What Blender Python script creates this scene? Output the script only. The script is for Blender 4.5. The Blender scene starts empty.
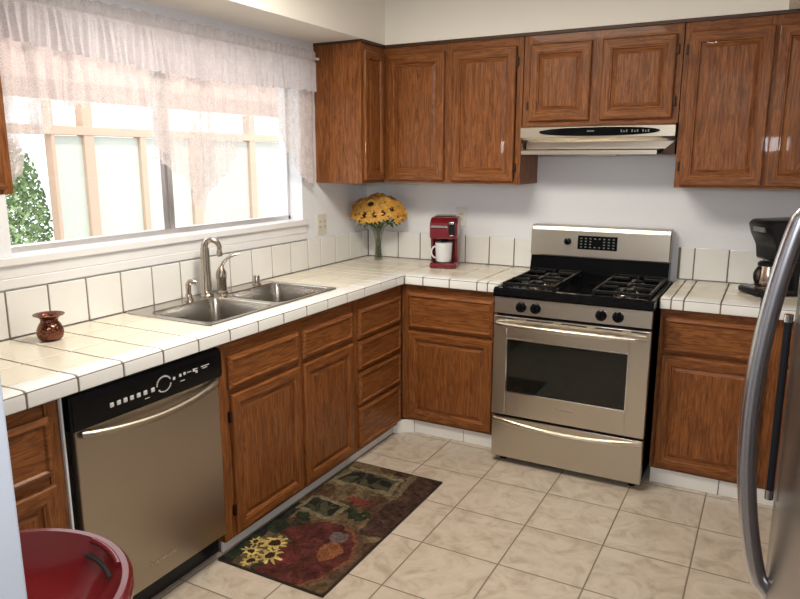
import bpy, bmesh, math, random
from math import sin, cos, pi, radians
from mathutils import Vector, Matrix, noise

random.seed(7)
sc = bpy.context.scene
COL = sc.collection

# ------------------------------------------------------------------ camera
CX, CY, CZ = 2.3295, -3.8588, 1.5344
YAW, PITCH, FPX = 0.4958, -0.2013, 689.5
cam = bpy.data.cameras.new('camera')
cam_o = bpy.data.objects.new('camera', cam)
COL.objects.link(cam_o)
cam_o.location = (CX, CY, CZ)
cam_o.rotation_euler = (pi / 2 + PITCH, 0, YAW)
cam.sensor_width = 36
cam.lens = FPX / 800 * 36
cam.clip_start = 0.02
sc.camera = cam_o

# ------------------------------------------------------------------ world, sun, lamps, exposure
sc.view_settings.view_transform = 'Standard'
sc.view_settings.look = 'None'
sc.view_settings.exposure = 0.07
sc.view_settings.gamma = 1
sc.view_settings.use_curve_mapping = False
world = bpy.data.worlds.new('sky')
sc.world = world
world.use_nodes = True
bg = world.node_tree.nodes['Background']
bg.inputs[0].default_value = (0.90, 0.95, 1.0, 1)
bg.inputs[1].default_value = 2.3


def lamp(name, kind, loc, power, color, size=0.1, sizey=None, target=None, shape='RECTANGLE'):
    l = bpy.data.lights.new(name, kind)
    o = bpy.data.objects.new(name, l)
    COL.objects.link(o)
    o.location = loc
    l.energy = power
    l.color = color
    if kind == 'AREA':
        l.shape = shape
        l.size = size
        if sizey:
            l.size_y = sizey
    if kind == 'SUN':
        l.angle = radians(1.0)
    if target is not None:
        d = Vector(target) - Vector(loc)
        o.rotation_euler = d.to_track_quat('-Z', 'Y').to_euler()
    return o


lamp('sun', 'SUN', (4, -2, 8), 2.4, (1.0, 0.93, 0.84), target=(0.2, -0.6, 0))
# the window opening guides the sampling of the daylight
_p = lamp('window_portal', 'AREA', (-0.17, -1.55, 1.61), 1, (1, 1, 1), 0.84, 1.72, target=(1.0, -1.55, 1.61))
_p.data.cycles.is_portal = True
# ceiling lamp of the kitchen
lamp('ceiling_lamp_light', 'AREA', (1.10, -1.85, 2.40), 40, (1.0, 0.92, 0.78), 0.9, 0.5, target=(1.10, -1.85, 0))
# camera flash, and an unseen fill lamp added behind the camera
lamp('flash', 'AREA', (2.28, -3.86, 1.66), 12.5, (0.96, 0.97, 1.0), 0.22, 0.12, target=(1.2, -0.8, 0.9))
lamp('added_rear_fill', 'AREA', (2.0, -5.2, 2.40), 20, (1.0, 0.93, 0.85), 1.4, 1.0, target=(1.6, -3.0, 0.6))

# ------------------------------------------------------------------ materials


def mat(name, color=(.8, .8, .8), rough=.5, metal=0.0, spec=.5, coat=0.0, ior=None):
    m = bpy.data.materials.new(name)
    m.use_nodes = True
    b = m.node_tree.nodes['Principled BSDF']
    b.inputs['Base Color'].default_value = (*color, 1)
    b.inputs['Roughness'].default_value = rough
    b.inputs['Metallic'].default_value = metal
    b.inputs['Specular IOR Level'].default_value = spec
    b.inputs['Coat Weight'].default_value = coat
    return m


def N(m, t, **kw):
    n = m.node_tree.nodes.new(t)
    for k, v in kw.items():
        setattr(n, k, v)
    return n


def L(m, a, b):
    m.node_tree.links.new(a, b)


def bsdf(m):
    return m.node_tree.nodes['Principled BSDF']


def coords(m, scale, obj=True):
    tc = N(m, 'ShaderNodeTexCoord')
    mp = N(m, 'ShaderNodeMapping')
    mp.inputs['Scale'].default_value = scale
    L(m, tc.outputs['Object' if obj else 'Generated'], mp.inputs[0])
    return mp.outputs[0]


def ramp(m, fac, stops):
    r = N(m, 'ShaderNodeValToRGB')
    els = r.color_ramp.elements
    while len(els) < len(stops):
        els.new(0.5)
    for e, (p, c) in zip(els, stops):
        e.position = p
        e.color = (*c, 1)
    L(m, fac, r.inputs[0])
    return r.outputs[0]


def bump(m, height, strength, dist=0.002):
    b = N(m, 'ShaderNodeBump')
    b.inputs['Strength'].default_value = strength
    b.inputs['Distance'].default_value = dist
    L(m, height, b.inputs['Height'])
    L(m, b.outputs[0], bsdf(m).inputs['Normal'])


def noisetex(m, vec, scale=5, detail=4, rough=.55, dist=0.0):
    n = N(m, 'ShaderNodeTexNoise')
    n.inputs['Scale'].default_value = scale
    n.inputs['Detail'].default_value = detail
    n.inputs['Roughness'].default_value = rough
    n.inputs['Distortion'].default_value = dist
    L(m, vec, n.inputs['Vector'])
    return n.outputs['Fac']


def oak(name, axis):
    m = mat(name, rough=.42, spec=.25, coat=.05)
    s = [9.0, 9.0, 9.0]
    s[axis] = 1.1
    v = coords(m, s)
    n1 = noisetex(m, v, 2.2, 5, .6, 1.6)
    s2 = [90.0, 90.0, 90.0]
    s2[axis] = 4.0
    v2 = coords(m, s2)
    n2 = noisetex(m, v2, 2.0, 3, .6)
    # growth rings
    mm = N(m, 'ShaderNodeMath', operation='MULTIPLY')
    mm.inputs[1].default_value = 34
    L(m, n1, mm.inputs[0])
    ms = N(m, 'ShaderNodeMath', operation='SINE')
    L(m, mm.outputs[0], ms.inputs[0])
    mx = N(m, 'ShaderNodeMath', operation='MULTIPLY_ADD')
    L(m, ms.outputs[0], mx.inputs[0])
    mx.inputs[1].default_value = .11
    L(m, n2, mx.inputs[2])
    c = ramp(m, mx.outputs[0], [(0.22, OAK_D), (0.50, OAK_M), (0.78, OAK_L)])
    L(m, c, bsdf(m).inputs['Base Color'])
    bump(m, mx.outputs[0], .18, .0006)
    return m


OAK_D, OAK_M, OAK_L = (.098, .031, .009), (.215, .073, .020), (.315, .120, .035)
M = {}
M['oak_x'] = oak('oak_grain_x', 0)
M['oak_y'] = oak('oak_grain_y', 1)
M['oak_z'] = oak('oak_grain_z', 2)
M['groove'] = mat('dark_oak_strip', (.055, .020, .009), .5)  # plain dark wood colour for the strip above the wall cabinets
M['dark_wood'] = mat('dark_cabinet_inside', (.05, .022, .012), .7)

# white textured wall paint, blued in its colour for window daylight
m = M['wall'] = mat('wall_paint', (.83, .85, .90), .55, spec=.3)
v = coords(m, (1, 1, 1))
bump(m, noisetex(m, v, 55, 3, .6), .25, .004)
m = M['soffit'] = mat('warm_lit_soffit_paint', (.87, .84, .78), .7, spec=.2)  # soffit tinted cream to carry the warm light from above
v = coords(m, (1, 1, 1))
bump(m, noisetex(m, v, 55, 3, .6), .12, .003)
M['ceiling'] = mat('ceiling_paint', (.80, .78, .74), .8)
M['dimmed_trim'] = mat('dimmed_jamb_paint', (.42, .45, .50), .4)  # white jamb and wall end coloured darker to hold down the near flash
M['trim'] = mat('white_trim_paint', (.80, .80, .82), .35)

# glazed tile
m = M['tile'] = mat('glazed_tile_warm_lit', (.80, .765, .69), .2, spec=.5)  # same white tile, tops creamed in colour for warm light off the window
v = coords(m, (1, 1, 1))
n = noisetex(m, v, 3.5, 3)
c = ramp(m, n, [(.3, (.74, .68, .56)), (.7, (.81, .755, .64))])
L(m, c, bsdf(m).inputs['Base Color'])
bump(m, noisetex(m, v, 14, 1), .08, .004)
m = M['tile_white'] = mat('glazed_edge_tile', (.82, .82, .81), .14)
v = coords(m, (1, 1, 1))
c = ramp(m, noisetex(m, v, 3.5, 3), [(.3, (.79, .79, .77)), (.7, (.86, .86, .85))])
L(m, c, bsdf(m).inputs['Base Color'])
bump(m, noisetex(m, v, 14, 1), .08, .004)
m = M['grout'] = mat('tan_grout', (.20, .165, .13), .9, spec=.1)

# floor tile: grout grid by object coordinates
TS, TX, TY = .3275, 1.19, -1.236
m = M['floor'] = mat('floor_tile', rough=.3)
tc = N(m, 'ShaderNodeTexCoord')
sx = N(m, 'ShaderNodeSeparateXYZ')
L(m, tc.outputs['Object'], sx.inputs[0])


def gridline(m, out, off, ts, half):
    a = N(m, 'ShaderNodeMath', operation='SUBTRACT')
    L(m, out, a.inputs[0])
    a.inputs[1].default_value = off
    p = N(m, 'ShaderNodeMath', operation='PINGPONG')
    L(m, a.outputs[0], p.inputs[0])
    p.inputs[1].default_value = ts / 2
    g = N(m, 'ShaderNodeMapRange')
    g.inputs['From Min'].default_value = half * .6
    g.inputs['From Max'].default_value = half * 1.3
    L(m, p.outputs[0], g.inputs['Value'])
    return g.outputs[0]


gx = gridline(m, sx.outputs[0], TX, TS, .0033)
gy = gridline(m, sx.outputs[1], TY, TS, .0033)
mn = N(m, 'ShaderNodeMath', operation='MINIMUM')
L(m, gx, mn.inputs[0])
L(m, gy, mn.inputs[1])
# per-tile random offset for marbling
sn = N(m, 'ShaderNodeVectorMath', operation='SNAP')
sub = N(m, 'ShaderNodeVectorMath', operation='SUBTRACT')
sub.inputs[1].default_value = (TX, TY, 0)
L(m, tc.outputs['Object'], sub.inputs[0])
L(m, sub.outputs[0], sn.inputs[0])
sn.inputs[1].default_value = (TS, TS, 1)
wn = N(m, 'ShaderNodeTexWhiteNoise')
L(m, sn.outputs[0], wn.inputs['Vector'])
ad = N(m, 'ShaderNodeVectorMath', operation='MULTIPLY_ADD')
L(m, wn.outputs['Color'], ad.inputs[0])
ad.inputs[1].default_value = (9, 9, 9)
L(m, tc.outputs['Object'], ad.inputs[2])
nf = noisetex(m, ad.outputs[0], 7, 7, .65, 1.6)
cf = ramp(m, nf, [(.30, (.39, .315, .245)), (.47, (.50, .425, .345)), (.56, (.54, .465, .385)), (.75, (.585, .515, .435))])
mixc = N(m, 'ShaderNodeMix', data_type='RGBA')
L(m, mn.outputs[0], mixc.inputs['Factor'])
mixc.inputs['A'].default_value = (.20, .155, .115, 1)
L(m, cf, mixc.inputs['B'])
L(m, mixc.outputs['Result'], bsdf(m).inputs['Base Color'])
rr = N(m, 'ShaderNodeMapRange')
rr.inputs['To Min'].default_value = .8
rr.inputs['To Max'].default_value = .27
L(m, mn.outputs[0], rr.inputs['Value'])
L(m, rr.outputs[0], bsdf(m).inputs['Roughness'])
bump(m, mn.outputs[0], .6, .002)


def steel(name, color, rough, axis=0, aniso=0.0):
    m = mat(name, color, rough, metal=1.0)
    s = [260.0, 260.0, 260.0]
    s[axis] = 2.0
    v = coords(m, s)
    n = noisetex(m, v, 1.0, 2)
    r = N(m, 'ShaderNodeMapRange')
    r.inputs['To Min'].default_value = rough - .05
    r.inputs['To Max'].default_value = rough + .07
    L(m, n, r.inputs['Value'])
    L(m, r.outputs[0], bsdf(m).inputs['Roughness'])
    bump(m, n, .05, .0004)
    return m


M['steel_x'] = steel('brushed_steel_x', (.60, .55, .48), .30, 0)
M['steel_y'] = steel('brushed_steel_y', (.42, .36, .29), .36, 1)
M['steel_z'] = steel('brushed_steel_z', (.30, .28, .27), .22, 2)  # fridge steel darkened in colour to stand in for a dark reflection
M['sink_steel'] = steel('sink_steel', (.48, .45, .41), .22, 1)
M['nickel'] = mat('brushed_nickel', (.50, .45, .39), .25, metal=1)
M['chrome'] = mat('polished_chrome', (.75, .75, .75), .10, metal=1)
M['fridge_chrome'] = mat('satin_silver_handle', (.66, .66, .70), .22, metal=1)
M['aluminium'] = mat('window_aluminium', (.70, .68, .68), .4, metal=1)
M['black'] = mat('black_enamel', (.004, .004, .005), .15, spec=.14)
M['black_plastic'] = mat('black_plastic', (.009, .009, .011), .3, spec=.3)
M['iron'] = mat('cast_iron', (.006, .006, .006), .5, spec=.25)
M['dark_glass'] = mat('oven_glass', (.006, .008, .006), .04, spec=.5)
M['display'] = mat('display_key_grey', (.16, .19, .17), .4)
M['marking'] = mat('white_marking', (.62, .62, .62), .4)
M['red'] = mat('red_plastic', (.16, .011, .015), .16, coat=.3)
M['red_machine'] = mat('dark_red_plastic', (.17, .010, .016), .22, coat=.2)
M['white_plastic'] = mat('white_plastic', (.75, .75, .76), .3)
M['ceramic'] = mat('white_ceramic', (.78, .79, .82), .15)
M['ivory'] = mat('ivory_plastic', (.70, .67, .58), .35)
M['dark_slot'] = mat('dark_slot', (.03, .03, .03), .6)
M['petal'] = mat('sunflower_petal', (.82, .49, .11), .6)
M['petal_dark'] = mat('sunflower_petal_orange', (.76, .38, .06), .6)
M['seed'] = mat('sunflower_seed_head', (.035, .014, .006), .9)
M['leaf'] = mat('green_leaf', (.05, .085, .02), .6)
M['stem'] = mat('green_stem', (.10, .14, .04), .6)
M['steel_carafe'] = mat('carafe_steel', (.50, .38, .30), .25, metal=1)

m = M['copper'] = mat('hammered_copper', (.20, .078, .052), .22, metal=1)
v = coords(m, (1, 1, 1))
vo = N(m, 'ShaderNodeTexVoronoi')
vo.inputs['Scale'].default_value = 110
L(m, v, vo.inputs['Vector'])
bump(m, vo.outputs['Distance'], .7, .003)


def glassy(name, tint, refl=.08, rough=.02):
    m = bpy.data.materials.new(name)
    m.use_nodes = True
    nt = m.node_tree
    nt.nodes.clear()
    o = nt.nodes.new('ShaderNodeOutputMaterial')
    mix = nt.nodes.new('ShaderNodeMixShader')
    t = nt.nodes.new('ShaderNodeBsdfTransparent')
    t.inputs[0].default_value = (*tint, 1)
    g = nt.nodes.new('ShaderNodeBsdfGlossy')
    g.inputs['Roughness'].default_value = rough
    fr = nt.nodes.new('ShaderNodeLayerWeight')
    fr.inputs[0].default_value = .5
    pw = nt.nodes.new('ShaderNodeMath')
    pw.operation = 'POWER'
    pw.inputs[1].default_value = 4
    nt.links.new(fr.outputs['Facing'], pw.inputs[0])
    ma = nt.nodes.new('ShaderNodeMath')
    ma.operation = 'MULTIPLY_ADD'
    ma.inputs[1].default_value = .7
    ma.inputs[2].default_value = refl
    nt.links.new(pw.outputs[0], ma.inputs[0])
    nt.links.new(ma.outputs[0], mix.inputs[0])
    nt.links.new(t.outputs[0], mix.inputs[1])
    nt.links.new(g.outputs[0], mix.inputs[2])
    nt.links.new(mix.outputs[0], o.inputs[0])
    return m


M['pane'] = glassy('window_glass', (.97, .98, .97), .04)
M['vase_glass'] = glassy('vase_glass', (.86, .87, .86), .08)


def lace(name, dens_lo, dens_hi, color):
    m = bpy.data.materials.new(name)
    m.use_nodes = True
    nt = m.node_tree
    nt.nodes.clear()
    o = nt.nodes.new('ShaderNodeOutputMaterial')
    mix = nt.nodes.new('ShaderNodeMixShader')
    t = nt.nodes.new('ShaderNodeBsdfTransparent')
    d = nt.nodes.new('ShaderNodeBsdfDiffuse')
    d.inputs[0].default_value = (*color, 1)
    tr = nt.nodes.new('ShaderNodeBsdfTranslucent')
    tr.inputs[0].default_value = (*color, 1)
    m2 = nt.nodes.new('ShaderNodeMixShader')
    m2.inputs[0].default_value = .5
    nt.links.new(d.outputs[0], m2.inputs[1])
    nt.links.new(tr.outputs[0], m2.inputs[2])
    v = coords(m, (1, 1, 1))
    vo = N(m, 'ShaderNodeTexVoronoi', feature='DISTANCE_TO_EDGE')
    vo.inputs['Scale'].default_value = 120
    L(m, v, vo.inputs['Vector'])
    nn = noisetex(m, v, 22, 3)
    ml = N(m, 'ShaderNodeMath', operation='MULTIPLY')
    ml.inputs[1].default_value = -1.2
    L(m, vo.outputs['Distance'], ml.inputs[0])
    ad = N(m, 'ShaderNodeMath', operation='ADD')
    L(m, ml.outputs[0], ad.inputs[0])
    L(m, nn, ad.inputs[1])
    mr = N(m, 'ShaderNodeMapRange')
    mr.inputs['From Min'].default_value = .15
    mr.inputs['From Max'].default_value = .60
    mr.inputs['To Min'].default_value = dens_lo
    mr.inputs['To Max'].default_value = dens_hi
    L(m, ad.outputs[0], mr.inputs['Value'])
    nt.links.new(mr.outputs[0], mix.inputs[0])
    nt.links.new(t.outputs[0], mix.inputs[1])
    nt.links.new(m2.outputs[0], mix.inputs[2])
    nt.links.new(mix.outputs[0], o.inputs[0])
    return m


M['lace'] = lace('white_lace', .74, .93, (.74, .71, .75))
M['lace_sheer'] = lace('sheer_lace', .42, .72, (.80, .73, .72))

# outdoor
M['peach'] = mat('peach_painted_timber', (.62, .44, .33), .7)
M['panel'] = mat('pale_green_panel', (.60, .63, .56), .6)
M['panel_white'] = mat('white_panel', (.56, .54, .49), .7)
M['salmon'] = mat('salmon_roof', (.48, .33, .28), .8)
M['concrete'] = mat('patio_concrete', (.55, .50, .44), .9)
M['bush'] = mat('bush_leaves', (.28, .40, .18), .6)
M['bush_d'] = mat('bush_branches', (.07, .05, .03), .8)
M['stucco'] = mat('outside_stucco', (.80, .72, .62), .9)

# ------------------------------------------------------------------ mesh helpers


ORG = {}


class MB:
    def __init__(s, *mats):
        s.bm = bmesh.new()
        s.mats = list(mats)
        s.round = False

    def idx(s, m):
        if isinstance(m, int):
            return m
        if m not in s.mats:
            s.mats.append(m)
        return s.mats.index(m)

    def add(s, other, m):
        me = bpy.data.meshes.new('t')
        other.to_mesh(me)
        n0 = len(s.bm.faces)
        s.bm.from_mesh(me)
        s.bm.faces.ensure_lookup_table()
        i = s.idx(m)
        for f in s.bm.faces[n0:]:
            f.material_index = i
        other.free()
        bpy.data.meshes.remove(me)

    def box(s, x0, y0, z0, x1, y1, z1, m=0, b=0.0, seg=2):
        t = bmesh.new()
        bmesh.ops.create_cube(t, size=1)
        for v in t.verts:
            v.co = Vector(((x0 + x1) / 2 + v.co.x * abs(x1 - x0), (y0 + y1) / 2 + v.co.y * abs(y1 - y0), (z0 + z1) / 2 + v.co.z * abs(z1 - z0)))
        if b > 0:
            bmesh.ops.bevel(t, geom=t.edges[:], offset=b, segments=seg, profile=.5, affect='EDGES')
        s.add(t, m)
        return s

    def rings(s, rings, m=0, cap0=True, cap1=True, closed=True):
        t = bmesh.new()
        R = [[t.verts.new(p) for p in r] for r in rings]
        n = len(R[0])
        for a, b in zip(R, R[1:]):
            for i in range(n if closed else n - 1):
                j = (i + 1) % n
                try:
                    t.faces.new((a[i], a[j], b[j], b[i]))
                except ValueError:
                    pass
        if cap0 and closed:
            t.faces.new(R[0][::-1])
        if cap1 and closed:
            t.faces.new(R[-1])
        bmesh.ops.recalc_face_normals(t, faces=t.faces[:])
        s.add(t, m)
        return s

    def lathe(s, prof, c=(0, 0, 0), m=0, seg=32, axis='z', cap=True):
        s.round = True
        rs = []
        for r, h in prof:
            ring = []
            for k in range(seg):
                a = 2 * pi * k / seg
                u, v = r * cos(a), r * sin(a)
                p = {'z': (u, v, h), 'x': (h, u, v), 'y': (u, h, v)}[axis]
                ring.append((c[0] + p[0], c[1] + p[1], c[2] + p[2]))
            rs.append(ring)
        return s.rings(rs, m, cap, cap)

    def tube(s, pts, r, m=0, seg=16, flat=1.0, up=None):
        s.round = True
        seg = max(seg, 10)
        pts = [Vector(p) for p in pts]
        n = len(pts)
        rad = r if isinstance(r, (list, tuple)) else [r] * n
        rs = []
        prev = None
        for i, p in enumerate(pts):
            d = (pts[min(i + 1, n - 1)] - pts[max(i - 1, 0)]).normalized()
            if prev is None:
                a = Vector(up) if up else (Vector((0, 0, 1)) if abs(d.z) < .9 else Vector((1, 0, 0)))
            else:
                a = prev
            u = (a - d * a.dot(d)).normalized()
            prev = u
            w = d.cross(u)
            rs.append([p + (u * cos(2 * pi * k / seg) + w * sin(2 * pi * k / seg) * flat) * rad[i] for k in range(seg)])
        return s.rings(rs, m)

    def prism(s, poly, axis, a, b, m=0, bev=0.0):
        def P(p, h):
            return {'x': (h, p[0], p[1]), 'y': (p[0], h, p[1]), 'z': (p[0], p[1], h)}[axis]
        if bev:
            t = bmesh.new()
            A = [t.verts.new(P(p, a)) for p in poly]
            B = [t.verts.new(P(p, b)) for p in poly]
            n = len(poly)
            for i in range(n):
                t.faces.new((A[i], A[(i + 1) % n], B[(i + 1) % n], B[i]))
            t.faces.new(A[::-1])
            t.faces.new(B)
            bmesh.ops.recalc_face_normals(t, faces=t.faces[:])
            bmesh.ops.bevel(t, geom=t.edges[:], offset=bev, segments=2, profile=.5, affect='EDGES')
            s.add(t, m)
            return s
        return s.rings([[P(p, a) for p in poly], [P(p, b) for p in poly]], m)

    def poly(s, pts, m=0):
        t = bmesh.new()
        t.faces.new([t.verts.new(p) for p in pts])
        s.add(t, m)
        return s

    def build(s, name, parent=None, origin=None, smooth=None):
        """link as one mesh object; vertices are world coordinates, shifted to the thing's base"""
        if parent is not None:
            off = Vector(ORG[parent.name])
        else:
            if origin is None:
                xs = [v.co for v in s.bm.verts]
                origin = (sum(v.x for v in xs) / len(xs), sum(v.y for v in xs) / len(xs), min(v.z for v in xs))
            off = Vector(origin)
        for v in s.bm.verts:
            v.co -= off
        me = bpy.data.meshes.new(name)
        s.bm.to_mesh(me)
        s.bm.free()
        for mm in s.mats:
            me.materials.append(M[mm] if isinstance(mm, str) else mm)
        for p in me.polygons:
            p.use_smooth = True
        me.set_sharp_from_angle(angle=radians(smooth or (42 if s.round else 20)))
        o = bpy.data.objects.new(name, me)
        COL.objects.link(o)
        ORG[o.name] = tuple(off)
        if parent is None:
            o.location = off
        else:
            o.parent = parent
        return o


def tag(o, label=None, cat=None, group=None, kind=None):
    if label:
        o['label'] = label
    if cat:
        o['category'] = cat
    if group:
        o['group'] = group
    if kind:
        o['kind'] = kind
    return o


def thing(name, loc, label, cat, group=None):
    o = bpy.data.objects.new(name, None)
    COL.objects.link(o)
    o.empty_display_size = .05
    o.location = loc
    ORG[o.name] = tuple(loc)
    return tag(o, label, cat, group)


def struct(mb, name, origin=(0, 0, 0)):
    o = mb.build(name, origin=origin)
    o['kind'] = 'structure'
    return o


def copy_tree(o, parent=None):
    c = o.copy()
    COL.objects.link(c)
    c.parent = parent
    for ch in list(o.children):
        copy_tree(ch, c)
    return c


# ------------------------------------------------------------------ room shell
XR, YB, YF, ZC = 3.12, 0.0, -6.0, 2.50
WY0, WY1, WZ0, WZ1 = -2.40, -0.70, 1.20, 2.02        # window opening
struct(MB('floor').box(-.12, YF, -.08, XR, YB + .12, 0), 'floor')
struct(MB('ceiling').box(-.12, YF, ZC, XR + .1, YB + .12, ZC + .1), 'ceiling')
w = MB('wall')
w.box(-.15, YF, 0, 0, WY0, ZC).box(-.15, WY1, 0, 0, YB + .12, ZC)
w.box(-.15, WY0, 0, 0, WY1, WZ0 - .03).box(-.15, WY0, WZ1, 0, WY1, ZC)
struct(w, 'wall_left')
struct(MB('wall').box(0, 0, 0, XR, .12, ZC), 'wall_back')
struct(MB('wall').box(XR, YF, 0, XR + .12, .12, ZC), 'wall_right')
struct(MB('wall').box(-.15, YF - .12, 0, XR + .1, YF, ZC), 'wall_rear')
# wall beside the doorway the camera looks through (its end shows at the left edge)
w = MB('dimmed_trim')
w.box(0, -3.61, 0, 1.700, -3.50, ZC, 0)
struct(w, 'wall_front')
w = MB('dimmed_trim')
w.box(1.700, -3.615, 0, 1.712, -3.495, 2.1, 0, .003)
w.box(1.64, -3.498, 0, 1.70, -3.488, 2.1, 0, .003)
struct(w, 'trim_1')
# soffits
w = MB('soffit')
w.box(0, -3.5, 2.158, .322, 0, ZC)
w.box(.322, -.322, 2.158, 2.30, 0, ZC)
w.box(2.30, -3.2, 2.158, XR, 0, ZC)
struct(w, 'trim_2')
# window sill, apron
w = MB('trim')
w.box(-.15, WY0 - .03, WZ0 - .03, 0, WY1 + .03, WZ0).box(0, -3.2, WZ0 - .03, .025, WY1 + .03, WZ0, 0, .004)
w.box(0, -3.2, 1.125, .012, WY1 + .02, 1.170, 0, .004)
w.box(0, -3.2, 1.088, .016, WY1 + .02, 1.125, 0, .004)
struct(w, 'trim_3')

# window_1
win = thing('window_1', (-.1, -1.55, WZ0), None, None)
win['kind'] = 'structure'
f = MB('aluminium')
fx0, fx1 = -.135, -.085
f.box(fx0, WY0, WZ0, fx1, WY1, WZ0 + .022, 0, .002).box(fx0, WY0, WZ1 - .02, fx1, WY1, WZ1, 0, .002)
f.box(fx0, WY0, WZ0, fx1, WY0 + .022, WZ1, 0, .002).box(fx0, WY1 - .018, WZ0, fx1, WY1, WZ1, 0, .002)
f.build('window_frame', win)
f = MB('aluminium')
f.box(-.110, -1.625, WZ0 + .02, -.086, -1.602, WZ1 - .02, 0, .002)
f.box(-.110, -1.588, WZ0 + .02, -.086, -1.560, WZ1 - .02, 0, .002)
f.box(-.125, -1.602, WZ0 + .02, -.110, -1.585, WZ1 - .02, 0, .001)
f.build('mullion', win)
MB('pane').box(-.122, WY0 + .02, WZ0 + .02, -.118, -1.60, WZ1 - .02).build('pane', win)
MB('pane').box(-.101, -1.58, WZ0 + .02, -.097, WY1 - .016, WZ1 - .02).build('pane', win)

# white tile toe kicks
w = MB('tile_white')


def kick_run(a, b, fixed, axis, d=.012, pitch=.305, h=.074):
    t = a
    while t < b - .01:
        e = min(t + pitch, b)
        if axis == 'y':
            w.box(fixed - d, t + .0015, 0, fixed, e - .0015, h, 0, .002)
        else:
            w.box(t + .0015, fixed, 0, e - .0015, fixed + d, h, 0, .002)
        t = e


kick_run(-2.01, -.62, .530, 'y', h=.051)
kick_run(.63, 1.12, -.545, 'x')
kick_run(1.915, 2.9, -.548, 'x')
w.prism([(.530, -.62), (.63, -.545), (.62, -.535), (.520, -.61)], 'z', 0, .074)
struct(w, 'trim_4')
w = MB('grout').box(.505, -2.01, 0, .517, -.6, .050).box(.55, -.537, 0, 1.12, -.52, .072).box(1.915, -.537, 0, 2.9, -.52, .072)
struct(w, 'trim_5')

# ------------------------------------------------------------------ cabinets
# local frame: u along the run, v up, w outward; 'x': faces +x (u = y); 'y': faces -y (u = x)


def P(face, plane, u, v, wd):
    return (plane + wd, u, v) if face == 'x' else (u, plane - wd, v)


def panel(mbx, face, plane, u0, u1, v0, v1, loops, mh, mv, base=0.0):
    """front slab from nested rectangles; loops = (inset, height, dark)"""
    t = bmesh.new()
    rings = []
    L0 = [(0, base, 0)] + list(loops)
    for ins, h, dk in L0:
        rings.append([t.verts.new(P(face, plane, *q, h)) for q in
                      ((u0 + ins, v0 + ins), (u1 - ins, v0 + ins), (u1 - ins, v1 - ins), (u0 + ins, v1 - ins))])
    fm = []
    for k in range(len(rings) - 1):
        a, b = rings[k], rings[k + 1]
        for i in range(4):
            j = (i + 1) % 4
            fc = t.faces.new((a[i], a[j], b[j], b[i]))
            mm = mh if i in (0, 2) else mv
            if L0[k + 1][2]:
                mm = 'groove'
            fm.append((fc, mm))
    fc = t.faces.new(rings[-1])
    fm.append((fc, mv if L0[-1][2] != 2 else mh))
    for fc, mm in fm:
        fc.material_index = mbx.idx(mm)
    bmesh.ops.recalc_face_normals(t, faces=t.faces[:])
    me = bpy.data.meshes.new('t')
    t.to_mesh(me)
    mbx.bm.from_mesh(me)
    t.free()
    bpy.data.meshes.remove(me)


def bxf(mbx, face, plane, u0, v0, w0, u1, v1, w1, m, b=0.0):
    a = P(face, plane, u0, v0, w0)
    c = P(face, plane, u1, v1, w1)
    mbx.box(min(a[0], c[0]), min(a[1], c[1]), min(a[2], c[2]), max(a[0], c[0]), max(a[1], c[1]), max(a[2], c[2]), m, b)


def grain(face):
    return 'oak_y' if face == 'x' else 'oak_x'


def door(cab, face, plane, u0, u1, v0, v1, hinge=None, name='door', fr=.052):
    mh = grain(face)
    mbx = MB(mh, 'oak_z', 'groove')
    panel(mbx, face, plane, u0, u1, v0, v1,
          [(0, .013, 0), (.003, .018, 0), (.008, .020, 0), (fr - .012, .020, 0), (fr - .008, .017, 0), (fr - .004, .017, 0),
           (fr, .009, 0), (fr + .004, .008, 0), (fr + .020, .0135, 0), (fr + .022, .0145, 0)], mh, 'oak_z', .0005)
    o = mbx.build(name, cab)
    if hinge:
        side = hinge[0]
        for hz in hinge[1:]:
            h = MB('dark_hinge')
            uu = u0 - .006 if side == 'l' else u1 + .006
            bxf(h, face, plane, uu - .006, hz - .022, .0005, uu + .006, hz + .022, .014, 0, .002)
            h.build('hinge', o)
    return o


M['dark_hinge'] = mat('dark_bronze_hinge', (.03, .015, .008), .4, metal=.6)


def drawer(cab, face, plane, u0, u1, v0, v1, name='drawer'):
    mh = grain(face)
    mbx = MB(mh, 'groove')
    panel(mbx, face, plane, u0, u1, v0, v1,
          [(0, .010, 0), (.003, .014, 0), (.014, .020, 0), (.018, .020, 0), (.024, .014, 0), (.028, .014, 0)], mh, mh, .0005)
    return mbx.build(name, cab)


def carcass(cab, face, plane, back, u0, u1, v0, v1, stiles, rails, top=False, name='body', sides=(True, True)):
    """open box behind a face frame. plane: coordinate of the face, back: depth (positive)"""
    mh = grain(face)
    mbx = MB('oak_z', mh, 'dark_wood')
    tk = .015
    ms = 'oak_z'
    bxf(mbx, face, plane, u0, v0, -back, u0 + tk, v1, -.018, ms)
    bxf(mbx, face, plane, u1 - tk, v0, -back, u1, v1, -.018, ms)
    bxf(mbx, face, plane, u0 + tk, v0, -back, u1 - tk, v0 + tk, -.018, ms)
    bxf(mbx, face, plane, u0 + tk, v0 + tk, -back, u1 - tk, v1, -back + .006, 'dark_wood')
    if top:
        bxf(mbx, face, plane, u0 + tk, v1 - tk, -back + .006, u1 - tk, v1, -.018, ms)
    for a, b in stiles:
        bxf(mbx, face, plane, a, v0, -.018, b, v1, 0, 'oak_z', .001)
    for (a, b, c, d) in rails:
        bxf(mbx, face, plane, a, c, -.018, b, d, -.0004, mh)
    return mbx.build(name, cab)


ZB, ZT = 1.40, 2.143
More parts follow.
